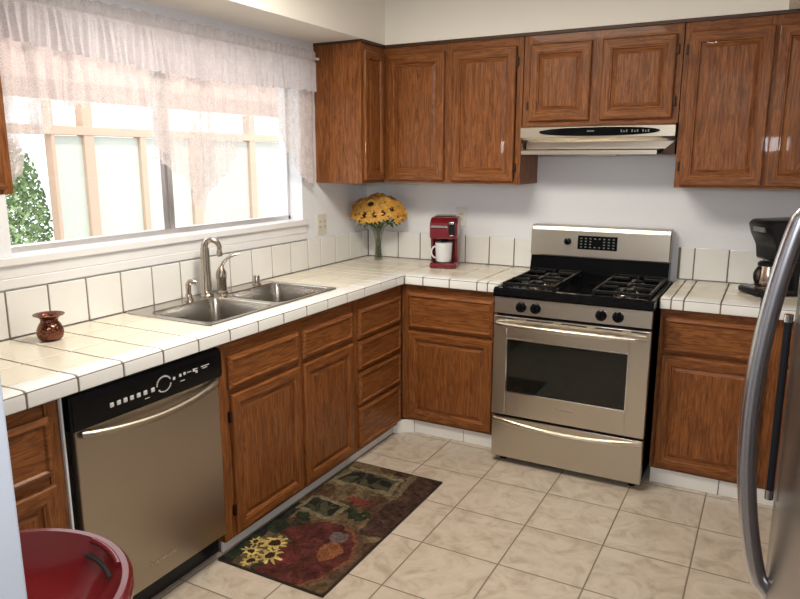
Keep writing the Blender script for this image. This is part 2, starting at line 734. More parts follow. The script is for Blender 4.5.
# -- uppers
c = thing('wall_cabinet', (.15, -.43, ZB), 'narrow oak wall cabinet with a plain side panel, beside the lace curtain in the corner', 'cabinet')
carcass(c, 'x', .306, .304, -.561, -.308, ZB, ZT, [(-.561, -.532), (-.335, -.308)], [(-.532, -.335, ZB, ZB + .03), (-.532, -.335, ZT - .045, ZT)], top=True)
door(c, 'x', .306, -.542, -.328, ZB + .018, ZT - .035, fr=.045)
c = thing('wall_cabinet', (.72, -.15, ZB), 'two-door oak wall cabinet above the sunflowers and the red coffee maker', 'cabinet')
carcass(c, 'y', -.306, .304, .308, 1.127, ZB, ZT, [(.308, .342), (.680, .745), (1.095, 1.127)],
        [(.342, .680, ZB, ZB + .03), (.745, 1.095, ZB, ZB + .03), (.342, .680, ZT - .05, ZT), (.745, 1.095, ZT - .05, ZT)], top=True)
door(c, 'y', -.306, .336, .688, ZB + .015, ZT - .042)
door(c, 'y', -.306, .735, 1.092, ZB + .015, ZT - .042, ('r', ZB + .09, ZT - .12))
c = thing('wall_cabinet', (1.5, -.15, 1.70), 'short two-door oak wall cabinet directly above the range hood', 'cabinet')
carcass(c, 'y', -.306, .304, 1.131, 1.889, 1.70, ZT, [(1.131, 1.17), (1.465, 1.530), (1.86, 1.889)],
        [(1.17, 1.465, 1.70, 1.735), (1.53, 1.86, 1.70, 1.735), (1.17, 1.465, ZT - .05, ZT), (1.53, 1.86, ZT - .05, ZT)], top=True)
door(c, 'y', -.306, 1.165, 1.475, 1.722, ZT - .045, ('l', 1.80))
door(c, 'y', -.306, 1.525, 1.862, 1.722, ZT - .045, ('r', 1.80, 2.03))
c = thing('wall_cabinet', (2.5, -.15, ZB), 'tall oak wall cabinet right of the range hood with a glossy sheen', 'cabinet')
carcass(c, 'y', -.306, .304, 1.893, 2.90, ZB, ZT, [(1.893, 1.925), (2.235, 2.285), (2.60, 2.66), (2.87, 2.90)],
        [(1.925, 2.235, ZB, ZB + .03), (2.285, 2.60, ZB, ZB + .03), (2.66, 2.87, ZB, ZB + .03),
         (1.925, 2.235, ZT - .05, ZT), (2.285, 2.60, ZT - .05, ZT), (2.66, 2.87, ZT - .05, ZT)], top=True)
door(c, 'y', -.306, 1.915, 2.262, ZB + .012, ZT - .042, ('l', ZB + .10, ZT - .12))
door(c, 'y', -.306, 2.274, 2.605, ZB + .012, ZT - .042)
door(c, 'y', -.306, 2.64, 2.885, ZB + .012, ZT - .042)
c = thing('wall_cabinet', (.15, -3.0, ZB), 'oak wall cabinet cut off by the left edge of the picture, left of the window', 'cabinet')
carcass(c, 'x', .306, .304, -3.49, -2.565, ZB + .03, ZT, [(-3.49, -3.45), (-3.05, -3.0), (-2.60, -2.565)],
        [(-3.45, -3.05, ZB + .03, ZB + .06), (-3.0, -2.60, ZB + .03, ZB + .06), (-3.45, -3.05, ZT - .05, ZT), (-3.0, -2.60, ZT - .05, ZT)], top=True)
door(c, 'x', .306, -3.46, -3.04, ZB + .045, ZT - .042)
door(c, 'x', .306, -3.01, -2.59, ZB + .045, ZT - .042)
# dark scribe strip on top of the uppers
w = MB('groove')
w.box(.300, -.561, ZT, .318, -.318, 2.158).box(.300, -.318, ZT, 2.90, -.300, 2.158).box(0, -.561, ZT, .300, -.545, 2.158)
struct(w, 'trim_6')

# -- bases
BZ0, BZ1 = .076, .862
BZL = .052
FP = .552                                         # face plane
c = thing('base_cabinet', (.3, -3.1, 0), 'oak base cabinet with a drawer left of the dishwasher, behind the red bin', 'cabinet')
carcass(c, 'x', FP, .54, -3.49, -2.662, BZL, BZ1, [(-3.49, -3.45), (-3.09, -3.05), (-2.705, -2.662)],
        [(-3.45, -3.09, .60, .64), (-3.05, -2.71, .60, .64), (-3.45, -3.09, .80, BZ1), (-3.05, -2.71, .80, BZ1), (-3.45, -3.09, BZL, .08), (-3.05, -2.71, BZL, .08)])
drawer(c, 'x', FP, -3.455, -3.085, .635, .815)
drawer(c, 'x', FP, -3.055, -2.700, .635, .815)
door(c, 'x', FP, -3.455, -3.085, .072, .605)
door(c, 'x', FP, -3.055, -2.700, .072, .605)
c = thing('base_cabinet', (.3, -1.53, 0), 'oak sink base cabinet with two false drawer fronts above two doors', 'cabinet')
carcass(c, 'x', FP, .54, -2.015, -1.052, BZL, BZ1, [(-2.015, -1.955), (-1.525, -1.485), (-1.09, -1.052)],
        [(-1.955, -1.525, .640, .672), (-1.485, -1.09, .640, .672), (-1.955, -1.525, .79, BZ1), (-1.485, -1.09, .79, BZ1), (-1.955, -1.525, BZL, .08), (-1.485, -1.09, BZL, .08)])
drawer(c, 'x', FP, -1.962, -1.520, .668, .800, 'false_drawer_front')
drawer(c, 'x', FP, -1.490, -1.082, .668, .800, 'false_drawer_front')
door(c, 'x', FP, -1.955, -1.520, .070, .645, ('l', .17, .56))
door(c, 'x', FP, -1.490, -1.082, .070, .645)
c = thing('base_cabinet', (.3, -.8, 0), 'oak base cabinet with a stack of four drawers in the corner right of the sink', 'cabinet')
carcass(c, 'x', FP, .54, -1.048, -.556, BZL, BZ1, [(-1.048, -1.020), (-.60, -.556)],
        [(-1.02, -.60, .80, BZ1), (-1.02, -.60, .63, .66), (-1.02, -.60, .47, .50), (-1.02, -.60, .28, .31), (-1.02, -.60, BZL, .08)])
for a, b in ((.652, .800), (.490, .636), (.303, .474), (.072, .287)):
    drawer(c, 'x', FP, -1.026, -.588, a, b)
c = thing('base_cabinet', (.85, -.3, 0), 'oak base cabinet with one drawer over one door, left of the range', 'cabinet')
carcass(c, 'y', -FP, .54, .556, 1.125, BZ0, BZ1, [(.556, .605), (1.09, 1.125)],
        [(.605, 1.09, .805, BZ1), (.605, 1.09, .595, .625), (.605, 1.09, BZ0, .10)])
drawer(c, 'y', -FP, .598, 1.098, .617, .815)
door(c, 'y', -FP, .598, 1.098, .092, .600)
c = thing('base_cabinet', (2.4, -.3, 0), 'oak base cabinet right of the range, partly behind the refrigerator handle', 'cabinet')
carcass(c, 'y', -FP, .54, 1.910, 2.90, BZ0, BZ1, [(1.910, 1.935), (2.355, 2.41), (2.87, 2.90)],
        [(1.935, 2.355, .81, BZ1), (1.935, 2.355, .64, .67), (2.41, 2.87, .81, BZ1), (2.41, 2.87, .64, .67), (1.935, 2.355, BZ0, .10), (2.41, 2.87, BZ0, .10)])
drawer(c, 'y', -FP, 1.928, 2.362, .660, .822)
drawer(c, 'y', -FP, 2.405, 2.88, .660, .822)
door(c, 'y', -FP, 1.928, 2.362, .092, .645)
door(c, 'y', -FP, 2.405, 2.88, .092, .645)

# ------------------------------------------------------------------ tiled countertops
CZT, CZ0 = .914, .864
JP = .1614
G = .0031


def cells(mbx, xs, ys, skip=None, z0=.898, z1=CZT, m='tile', b=.003):
    for a, b2 in zip(xs, xs[1:]):
        for c2, d in zip(ys, ys[1:]):
            if skip and skip(a, b2, c2, d):
                continue
            if b2 - a < .012 or d - c2 < .012:
                continue
            mbx.box(a + G, c2 + G, z0, b2 - G, d - G, z1, m, b, 2)


def nose(mbx, face, plane, u0, u1):
    """edge tile with a rounded lip; plane = outer face"""
    prof = [(-.088, .898), (-.088, .9125), (-.086, CZT), (-.016, CZT + .001), (-.006, CZT - .002), (-.0015, CZT - .008), (0, CZT - .016), (0, CZ0 + .003), (-.002, CZ0), (-.013, CZ0), (-.013, .898)]
    n = len(prof)
    e = .0015
    rs = []
    for uu, sh in ((u0 + G, e), (u0 + G + e, 0), (u1 - G - e, 0), (u1 - G, e)):
        rs.append([P(face, plane - (sh if face == 'x' else -sh), uu, q[1] - (sh if i in (2, 3, 4) else 0), q[0]) for i, q in enumerate(prof)])
    mbx.rings(rs, 'tile_white')


yj = [-.8346 - JP * k for k in range(17)][::-1] + [-.8346 + JP]      # up to -.673
yj = [-3.49] + [y for y in yj if y > -3.44]
XN = .497                                                # nosing tile inner line
SK = (.045, .478, -1.962, -1.105)                        # sink hole x0,x1,y0,y1


def insink(a, b, c2, d):
    return not (b <= SK[0] + .001 or a >= SK[1] - .001 or d <= SK[2] + .001 or c2 >= SK[3] - .001)


ct = MB('tile', 'grout', 'tile_white')
# grout bed, with the sink cut-out
ZG = .9095
for (a, b, c2, d) in ((.012, SK[0], SK[2], SK[3]), (SK[1], .583, SK[2], SK[3]), (.012, .583, -3.49, SK[2]), (.012, .583, SK[3], -.012), (.583, 1.138, -.583, -.012)):
    ct.box(a, c2, CZ0 + .002, b, d, ZG, 'grout')
yl = yj + [-.587]
# split around the sink
ysA = [y for y in yl if y < SK[2]] + [SK[2]]
ysB = [SK[2]] + [y for y in yl if SK[2] < y < SK[3]] + [SK[3]]
ysC = [SK[3]] + [y for y in yl if y > SK[3]]
xs = [.013, .170, .333, XN]
cells(ct, xs, ysA)
cells(ct, [SK[1], XN], ysB)
cells(ct, [.013, SK[0]], ysB)
cells(ct, xs, ysC)
# corner block and back run
xb = [.013, .082, .235, .392, .545, .698, .853, 1.010, 1.138]
cells(ct, xb, [-.497, -.330, -.168, -.013])
cells(ct, [.013, .170, .333, XN], [-.587, -.497])
for a, b in zip(yl, yl[1:]):
    nose(ct, 'x', .585, a, b)
xn = [.587, .698, .853, 1.010, 1.068, 1.138]
for a, b in zip(xn, xn[1:]):
    nose(ct, 'y', -.585, a, b)
ct.box(XN + G, -.585, .898, .585, -XN - G, CZT, 'tile_white', .002)
ct = tag(ct.build('tiled_countertop', origin=(.3, -1.5, CZ0)), 'long L-shaped white tiled countertop around the sink', 'countertop')
ct2 = MB('tile', 'grout', 'tile_white')
ct2.box(1.906, -.583, CZ0 + .002, 2.90, -.012, ZG, 'grout')
cells(ct2, [1.906, 1.955, 2.008, 2.160, 2.315, 2.470, 2.625, 2.780, 2.90], [-.497, -.330, -.168, -.013])
xn = [1.906, 1.955, 2.008, 2.160, 2.315, 2.470, 2.625, 2.780, 2.90]
for a, b in zip(xn, xn[1:]):
    nose(ct2, 'y', -.585, a, b)
tag(ct2.build('tiled_countertop', origin=(2.2, -.3, CZ0)), 'short tiled countertop right of the range under the black coffee maker', 'countertop')

# backsplash
bs = MB('tile_white', 'grout')
BT = 1.082
bs.box(0, -3.49, CZT + .001, .009, -.001, BT - .002, 'grout').box(.009, -.009, CZT + .001, 1.138, 0, BT - .002, 'grout')
ys = yj + [-.547, -.391, -.235, -.085, -.013]
for a, b in zip(ys, ys[1:]):
    bs.box(.002, a + G, CZT + .003, .013, b - G, BT, 'tile_white', .003)
xs = [.013, .082, .235, .392, .545, .698, .853, 1.008, 1.138]
for a, b in zip(xs, xs[1:]):
    bs.box(a + G, -.013, CZT + .003, b - G, -.002, BT, 'tile_white', .003)
struct(bs, 'trim_7')
bs = MB('tile_white', 'grout')
bs.box(1.906, -.009, CZT + .001, 2.9, 0, BT - .002, 'grout')
xs = [1.906, 1.915, 1.985, 2.147, 2.305, 2.46, 2.615, 2.77, 2.9]
for a, b in zip(xs, xs[1:]):
    if b - a > .02:
        bs.box(a + G, -.013, CZT + .003, b - G, -.002, BT, 'tile_white', .003)
struct(bs, 'trim_8')

# ------------------------------------------------------------------ sink
sk = thing('double_sink', (.26, -1.53, CZT), 'stainless steel double-bowl sink set in the tiled countertop', 'sink')


def rrect(x0, x1, y0, y1, r, z, n=6):
    pts = []
    for cx, cy, a0 in ((x1 - r, y1 - r, 0), (x0 + r, y1 - r, 90), (x0 + r, y0 + r, 180), (x1 - r, y0 + r, 270)):
        for k in range(n + 1):
            a = radians(a0 + 90 * k / n)
            pts.append((cx + r * cos(a), cy + r * sin(a), z))
    return pts


RZ = CZT + .0055
SX0, SX1, SY0, SY1 = .030, .492, -1.975, -1.092
bowls = [(.122, .474, -1.945, -1.552), (.122, .474, -1.520, -1.118)]
rim = MB('sink_steel')
# raised rim as strips around the bowls
for (a, b, c2, d) in ((SX0 + .006, bowls[0][0], SY0 + .006, SY1 - .006), (bowls[0][1], SX1 - .006, SY0 + .006, SY1 - .006),
                      (bowls[0][0], bowls[0][1], SY0 + .006, bowls[0][2]), (bowls[0][0], bowls[0][1], bowls[0][3], bowls[1][2]), (bowls[0][0], bowls[0][1], bowls[1][3], SY1 - .006)):
    rim.poly([(a, c2, RZ), (b, c2, RZ), (b, d, RZ), (a, d, RZ)])
# corner fillets for the bowls
for (a, b, c2, d) in bowls:
    r = .045
    for cx, cy, sx_, sy_ in ((a, c2, 1, 1), (b, c2, -1, 1), (b, d, -1, -1), (a, d, 1, -1)):
        pts = [(cx, cy, RZ)]
        for k in range(7):
            an = radians(90 * k / 6)
            pts.append((cx + sx_ * (r - r * sin(an)), cy + sy_ * (r - r * cos(an)), RZ))
        if sx_ * sy_ > 0:
            pts = [pts[0]] + pts[1:][::-1]
        rim.poly(pts)
rim.rings([rrect(SX0, SX1, SY0, SY1, .03, CZT + .0012), rrect(SX0 + .001, SX1 - .001, SY0 + .001, SY1 - .001, .03, RZ - .001), rrect(SX0 + .006, SX1 - .006, SY0 + .006, SY1 - .006, .001, RZ)], 0, False, False)
rim.build('rim', sk)
for (a, b, c2, d) in bowls:
    bw = MB('sink_steel')
    rs = [rrect(a, b, c2, d, .045, RZ), rrect(a + .004, b - .004, c2 + .004, d - .004, .045, RZ - .004), rrect(a + .008, b - .008, c2 + .008, d - .008, .05, RZ - .03),
          rrect(a + .014, b - .014, c2 + .014, d - .014, .05, RZ - .15), rrect(a + .03, b - .03, c2 + .03, d - .03, .06, RZ - .175), rrect(a + .06, b - .06, c2 + .06, d - .06, .06, RZ - .18)]
    bw.rings(rs, 0, False, True)
    bo = bw.build('bowl', sk)
    dr = MB('chrome', 'dark_slot')
    cx, cy = (a + b) / 2, (c2 + d) / 2
    dr.lathe([(.042, RZ - .1795), (.042, RZ - .176), (.034, RZ - .176), (.030, RZ - .1785)], (cx, cy, 0), 0)
    dr.lathe([(.028, RZ - .1790), (.028, RZ - .1785)], (cx, cy, 0), 1)
    dr.build('drain', bo)

# faucet group on the sink's rear deck
fx = .085
f = thing('kitchen_faucet', (fx, -1.625, RZ), 'tall brushed nickel gooseneck faucet behind the double sink', 'faucet')
yy = -1.560
MB('nickel').lathe([(.030, RZ), (.030, RZ + .006), (.024, RZ + .012), (.0225, RZ + .03), (.0215, RZ + .15), (.019, RZ + .22)], (fx, yy, 0), 0).build('base', f)
pts = [(fx, yy, RZ + .21)]
for k in range(15):
    a = pi - pi * 1.15 * k / 14
    pts.append((fx + .026 + .026 * cos(a), yy + .020 * (1 - cos(pi * k / 14)), RZ + .225 + .034 * sin(a)))
MB('nickel').tube(pts, [.0175] + [.0160 - .0004 * k for k in range(15)], 0, 16).build('spout', f)
px_, py_, pz_ = pts[-1]
MB('nickel').tube([(px_, py_, pz_), (px_ + .001, py_, pz_ - .020), (px_ + .002, py_, pz_ - .028)], [.0115, .014, .011], 0, 16).build('spray_head', f)
f = thing('faucet_lever', (fx, -1.50, RZ), 'nickel lever handle with a curved arm, right of the tall faucet', 'faucet handle')
yy = -1.462
MB('nickel').lathe([(.028, RZ), (.028, RZ + .006), (.023, RZ + .010), (.022, RZ + .06), (.026, RZ + .078), (.023, RZ + .098), (.013, RZ + .118), (.010, RZ + .124)], (fx, yy, 0), 0).build('base', f)
MB('nickel').tube([(fx, yy, RZ + .115), (fx + .006, yy + .010, RZ + .142), (fx + .020, yy + .028, RZ + .164), (fx + .036, yy + .050, RZ + .176), (fx + .052, yy + .072, RZ + .179)], [.011, .009, .0085, .009, .007], 0, 12, .7).build('lever', f)
f = thing('side_sprayer', (fx, -1.70, RZ), 'short nickel side sprayer left of the tall faucet', 'sprayer')
yy = -1.672
MB('nickel').lathe([(.022, RZ), (.022, RZ + .005), (.016, RZ + .012), (.014, RZ + .03)], (fx, yy, 0), 0).build('base', f)
MB('nickel').tube([(fx, yy, RZ + .03), (fx, yy, RZ + .07), (fx + .006, yy + .004, RZ + .082), (fx + .020, yy + .012, RZ + .086), (fx + .030, yy + .02, RZ + .080)], [.011, .013, .014, .013, .010], 0, 12).build('spray_head', f)
f = MB('nickel').lathe([(.022, RZ), (.022, RZ + .004), (.017, RZ + .008), (.016, RZ + .040), (.013, RZ + .046)], (.085, -1.215, 0), 0)
tag(f.build('air_gap_cap', origin=(.085, -1.215, RZ)), 'small nickel cap on the sink deck, right of the lever handle', 'air gap')

# ------------------------------------------------------------------ copper vase
f = MB('copper').lathe([(.022, 0), (.032, .002), (.040, .010), (.044, .024), (.043, .040), (.036, .056), (.029, .066), (.028, .074), (.035, .084), (.050, .090), (.051, .093), (.047, .094), (.032, .088), (.024, .076)], (.145, -2.385, CZT), 0, 40)
tag(f.build('copper_vase', origin=(.145, -2.385, CZT)), 'small hammered copper vase on the tiled counter by the window', 'vase')

# ------------------------------------------------------------------ dishwasher
DY0, DY1 = -2.640, -2.022
DX = .572
d = thing('dishwasher', (.3, -2.33, 0), 'stainless steel dishwasher with a black control panel under the counter', 'dishwasher')
MB('black_plastic').box(.03, DY0, .10, .545, DY1, .860).build('body', d)
MB('black_plastic').box(.03, DY0, 0.0, .50, DY1, .10).box(.50, DY0, .012, .52, DY1, .10).build('toe_kick', d)
MB('steel_y').box(.545, DY0 + .010, .105, DX, DY1 - .004, .742, 0, .004).build('door', d)
cp = MB('black').prism([(.545, .745), (.583, .745), (.588, .760), (.586, .835), (.578, .853), (.545, .856)], 'y', DY0, DY1, 0)
for y in (-2.506, -2.480, -2.455, -2.430, -2.403, -2.376, -2.345):
    cp.box(.5862, y - .0075, .783, .5895, y + .0075, .798, 'marking', .002)
ring = []
for k in range(26):
    if k in (0, 1, 14, 15):
        continue
    a = 2 * pi * k / 26
    cp.box(.5862, -2.297 + .030 * cos(a) - .0022, .797 + .026 * sin(a) - .0022, .5888, -2.297 + .030 * cos(a) + .0022, .797 + .026 * sin(a) + .0022, 'marking')
for y, z in ((-2.252, .803), (-2.224, .806), (-2.204, .807), (-2.160, .807), (-2.148, .799)):
    cp.box(.5862, y - .005, z - .005, .5888, y + .005, z + .005, 'marking', .001)
for y, z, h in ((-2.182, .807, .010), (-2.105, .810, .020), (-2.108, .803, .012), (-2.215, .785, .010), (-2.37, .770, .010), (-2.15, .81, .008)):
    cp.box(.5862, y - h, z - .0012, .5884, y + h, z + .0012, 'marking')
cp.build('control_panel', d)
h = MB('steel_y')
pts = [(DX + .004 + .040 * sin(pi * t) ** .6, DY0 + .030 + (DY1 - DY0 - .055) * t, .728 - .020 * sin(pi * t)) for t in [k / 24 for k in range(25)]]
h.tube(pts, .012, 0, 16, 1.2)
h.build('handle', d)
b_ = MB('nickel')
for k in range(10):
    b_.box(DX, -2.395 + .012 * k, .170, DX + .0015, -2.395 + .012 * k + (.009 if k % 3 else .004), .180 if k else .186, 0)
b_.build('badge', d)
tag(MB('trim').box(.545, -2.657, .02, .556, -2.650, .862, 0, .001).box(.545, -2.650, .8605, .556, -2.03, .8635).build('filler_strip', origin=(.55, -2.65, .02)),
    'thin white filler strip between the dishwasher and the cabinet left of it', 'filler strip')

# ------------------------------------------------------------------ range
RX0, RX1 = 1.150, 1.898
RY = -.700
r = thing('gas_range', (1.52, -.38, 0), 'stainless steel gas range with black cooktop and oven window', 'range')
b_ = MB('black')
b_.box(RX0 + .004, RY + .035, .045, RX1 - .004, -.03, .895)
b_.build('body', r)
for x_, y_ in ((RX0 + .05, RY + .07), (RX1 - .05, RY + .07), (RX0 + .05, -.10), (RX1 - .05, -.10)):
    MB('black_plastic').lathe([(.018, 0), (.018, .02), (.010, .025), (.010, .047)], (x_, y_, 0), 0, 14).build('foot', r)
# storage drawer
dr = MB('steel_x').box(RX0 + .004, RY + .004, .036, RX1 - .004, RY + .04, .252, 0, .004).build('drawer', r)
hh = MB('steel_x')
rs = []
n = 28
for k in range(n + 1):
    t = k / n
    x_ = RX0 + .012 + (RX1 - RX0 - .024) * t
    zt = .240 - .026 * sin(pi * t)
    rs.append([(x_, RY + .005, zt + .006), (x_, RY - .012 * sin(pi * t) - .001, zt + .002), (x_, RY - .016 * sin(pi * t) - .001, zt - .006), (x_, RY - .010 * sin(pi * t) - .001, zt - .014), (x_, RY + .005, zt - .020)])
hh.rings(rs, 0, True, True)
hh.build('handle', dr)
# oven door
WX0, WX1, WZa, WZb = 1.222, 1.806, .388, .664
od = MB('steel_x', 'dark_slot')
y0, y1 = RY, RY + .034
od.box(RX0 + .002, y0, .266, WX0, y1, .776, 0, .003).box(WX1, y0, .266, RX1 - .002, y1, .776, 0, .003)
od.box(WX0 - .002, y0, .266, WX1 + .002, y1, WZa, 0, .003).box(WX0 - .002, y0, WZb, WX1 + .002, y1, .776, 0, .003)
for a, b in ((.02, .10), (.17, .30), (.34, .46), (.50, .62), (.66, .73)):
    od.box(RX0 + a, y0 - .0008, .7635, RX0 + b, y0 + .01, .7695, 'dark_slot')
do = od.build('oven_door', r)
ow = MB('dark_glass').box(WX0 + .001, RY + .006, WZa + .001, WX1 - .001, RY + .030, WZb - .001)
ow.build('window', do)
fr_ = MB('chrome')
for q in ((WX0 - .001, WZa - .001, WX0 + .004, WZb + .001), (WX1 - .004, WZa - .001, WX1 + .001, WZb + .001), (WX0 + .004, WZa - .001, WX1 - .004, WZa + .004), (WX0 + .004, WZb - .004, WX1 - .004, WZb + .001)):
    fr_.box(q[0], RY - .002, q[1], q[2], RY + .008, q[3])
fr_.build('window_frame', do)
hh = MB('steel_x')
pts = [(RX0 + .020 + (RX1 - RX0 - .04) * t, RY - .006 - .044 * sin(pi * t) ** .55, .738) for t in [k / 28 for k in range(29)]]
hh.tube(pts, .0125, 0, 12, .8)
hh.build('handle', do)
b_ = MB('nickel')
for k in range(9):
    b_.box(1.475 + .010 * k, RY - .0012, .333, 1.475 + .010 * k + .007, RY + .001, .341, 0)
b_.build('badge', do)
# control panel with four knobs
MB('steel_x').prism([(RY, .790), (RY + .004, .868), (RY + .03, .868), (RY + .03, .790)], 'x', RX0 + .003, RX1 - .003, 0).build('control_panel', r)
for x_ in (1.290, 1.362, 1.672, 1.748):
    k_ = MB('black')
    k_.lathe([(.026, RY + .004), (.026, RY - .004), (.021, RY - .007), (.0195, RY - .026), (.016, RY - .030)], (x_, 0, .829), 0, 28, 'y')
    k_.box(x_ - .0045, RY - .036, .829 - .018, x_ + .0045, RY - .028, .829 + .018, 0, .002)
    k_.build('knob', r)
# cooktop
cz0, cz1 = .872, .914
c_ = MB('black')
c_.prism([(RY - .006, cz0), (RY - .010, cz0 + .012), (RY - .006, cz1 - .008), (RY + .004, cz1), (RY + .03, cz1 + .001), (RY + .05, cz1 - .006), (-.105, cz1 - .006), (-.105, cz0)], 'x', RX0 - .002, RX1 + .002, 0)
c_.box(RX0 - .002, RY, cz1 - .008, RX0 + .018, -.105, cz1 + .003, 0, .003).box(RX1 - .018, RY, cz1 - .008, RX1 + .002, -.105, cz1 + .003, 0, .003)
c_.build('cooktop', r)
for bx_, by_, br in ((1.305, -.52, .045), (1.305, -.24, .038), (1.745, -.52, .050), (1.745, -.24, .034)):
    bu = MB('nickel', 'iron')
    bu.lathe([(br + .010, .906), (br + .006, .914), (br, .918)], (bx_, by_, 0), 0, 26)
    bu.lathe([(br - .004, .918), (br - .002, .924), (br - .008, .929)], (bx_, by_, 0), 1, 26)
    bu.build('burner', r)
for gx0, gx1 in ((1.180, 1.430), (1.620, 1.870)):
    g_ = MB('iron')
    gz = .929
    w_ = .006

    def bar(x0, ya, x1, yb_, z=gz, w=w_):
        g_.box(min(x0, x1) - (w if x0 == x1 else 0), min(ya, yb_) - (w if ya == yb_ else 0), z - .006, max(x0, x1) + (w if x0 == x1 else 0), max(ya, yb_) + (w if ya == yb_ else 0), z + .007, 0, .002)
    cxm = (gx0 + gx1) / 2
    for x_ in (gx0, gx1):
        bar(x_, -.65, x_, -.125)
    for y_ in (-.65, -.3875, -.125):
        bar(gx0, y_, gx1, y_)
    for yc in (-.52, -.245):
        for s_ in (-1, 1):
            bar(cxm + s_ * .035, yc, cxm + s_ * .125, yc, gz + .004)
        bar(cxm, yc + .035, cxm, yc + .125, gz + .004)
        bar(cxm, yc - .125, cxm, yc - .035, gz + .004)
    for x_ in (gx0, gx1):
        for y_ in (-.645, -.3875, -.13):
            g_.box(x_ - .006, y_ - .006, .9085, x_ + .006, y_ + .006, gz)
    g_.build('grate', r)
# backguard
BG0, BG1, BGT = RX0 - .012, RX1 - .022, 1.176
bgp = MB('black')
bgp.prism([(-.02, .87), (-.105, .87), (-.105, .925), (-.088, 1.000), (-.088, 1.165), (-.02, 1.165)], 'x', BG0, BG1, 0)
bk = bgp.build('backguard', r)
sp = MB('steel_x')
prof = [(-.022, 1.006), (-.104, 1.006), (-.106, 1.012), (-.098, 1.150), (-.090, 1.168), (-.074, BGT), (-.022, BGT)]
rs = []
for x_, sc_ in ((BG0 - .002, .92), (BG0 + .004, 1), (BG1 - .004, 1), (BG1 + .002, .92)):
    rs.append([(x_, -.022 + (p[0] + .022) * sc_, 1.09 + (p[1] - 1.09) * (.5 + sc_ / 2)) for p in prof])
sp.rings(rs, 0)
sp.build('control_fascia', bk)
dp = MB('black', 'display')


def fy(z):
    return -.106 + (z - 1.012) * .008 / .138


dp.prism([(fy(1.052) - .003, 1.052), (fy(1.052) + .01, 1.052), (fy(1.126) + .01, 1.126), (fy(1.126) - .003, 1.126)], 'x', 1.400, 1.610, 0)
for i in range(8):
    for j in range(4):
        if i in (3, 4) and j in (1, 2):
            continue
        x_ = 1.414 + .0245 * i
        z_ = 1.062 + .0155 * j
        dp.box(x_, fy(z_) - .0042, z_, x_ + .010, fy(z_) + .004, z_ + .006, 1)
dp.build('display', bk)
kk = MB('black').lathe([(.020, -.102), (.020, -.112), (.015, -.128), (.011, -.130)], (1.345, 0, 1.092), 0, 24, 'y')
kk.box(1.342, -.134, 1.078, 1.348, -.127, 1.106, 0, .001)
kk.build('knob', bk)

# ------------------------------------------------------------------ range hood
h = thing('range_hood', (1.5, -.2, 1.555), 'slim stainless steel range hood with a long black oval control strip', 'range hood')
HX0, HX1 = 1.136, 1.886
b_ = MB('steel_x')
b_.prism([(-.005, 1.690), (-.335, 1.698), (-.345, 1.690), (-.345, 1.640), (-.335, 1.632), (-.29, 1.620), (-.005, 1.620)], 'x', HX0, HX1, 0)
b_.build('body', h)
v_ = MB('steel_x', 'dark_wood')
# lower visor: front lip set back, right end cut at a slant
v_.rings([[(HX0, -.24, 1.6205), (HX0, -.24, 1.583), (HX0, -.315, 1.583), (HX0, -.325, 1.576), (HX0, -.325, 1.556), (HX0, -.02, 1.556), (HX0, -.02, 1.6205)],
          [(HX1 - .008, -.24, 1.6205), (HX1 - .050, -.24, 1.583), (HX1 - .062, -.315, 1.583), (HX1 - .078, -.325, 1.576), (HX1 - .078, -.325, 1.556), (HX1 - .078, -.02, 1.556), (HX1 - .008, -.02, 1.6205)]], 0)
v_.build('visor', h)
s_ = MB('dark_wood').prism([(HX1 - .004, 1.6205), (HX1 - .0775, 1.556), (HX1 - .004, 1.556)], 'y', -.285, -.02, 0)  # hood end coloured dark, standing in for its shaded side
s_.build('end_cap', h)
o_ = MB('black', 'marking', 'display')
rs = []
for w_, s1 in ((-.344, 1.0), (-.349, 1.0), (-.3515, .96)):
    rs.append([(1.527 + .292 * cos(a) * s1, w_, 1.666 + .0215 * math.copysign(abs(sin(a)) ** .85, sin(a)) * s1) for a in [2 * pi * k / 48 for k in range(48)]])
o_.rings(rs, 0)
for x_, w_ in ((1.478, .034),):
    for k in range(6):
        o_.box(x_ + k * .006, -.3530, 1.6645, x_ + k * .006 + .0045, -.3512, 1.6715, 'display')
for k in range(12):
    if k % 4 == 3:
        continue
    o_.box(1.640 + k * .0125, -.3528, 1.660, 1.640 + k * .0125 + .006, -.3512, 1.668 if k % 2 else 1.672, 'display')
o_.build('control_strip', h)
MB('ivory').box(1.47, -.23, 1.548, 1.60, -.13, 1.5565, 0, .003).build('lamp_cover', h)

# ------------------------------------------------------------------ refrigerator
f = thing('refrigerator', (2.77, -2.78, 0), 'stainless steel refrigerator with a bowed silver handle, at the right edge', 'refrigerator')
YS = -2.78
MB('black_plastic').box(2.462, YS - .455, .02, 3.10, YS + .455, 1.76, 0, .004).build('body', f)


def fridge_door(ya, yb_, z0, z1, nm):
    rs = []
    n = 12
    for k in range(n + 1):
        y_ = ya + (yb_ - ya) * k / n
        q = 2.370 + .030 * ((y_ - YS) / .45) ** 2
        e = .004 if k in (0, n) else 0
        rs.append([(q + e, y_, z0), (q + e, y_, z1), (2.460, y_, z1), (2.460, y_, z0)])
    return MB('steel_z').rings(rs, 0).build(nm, f)


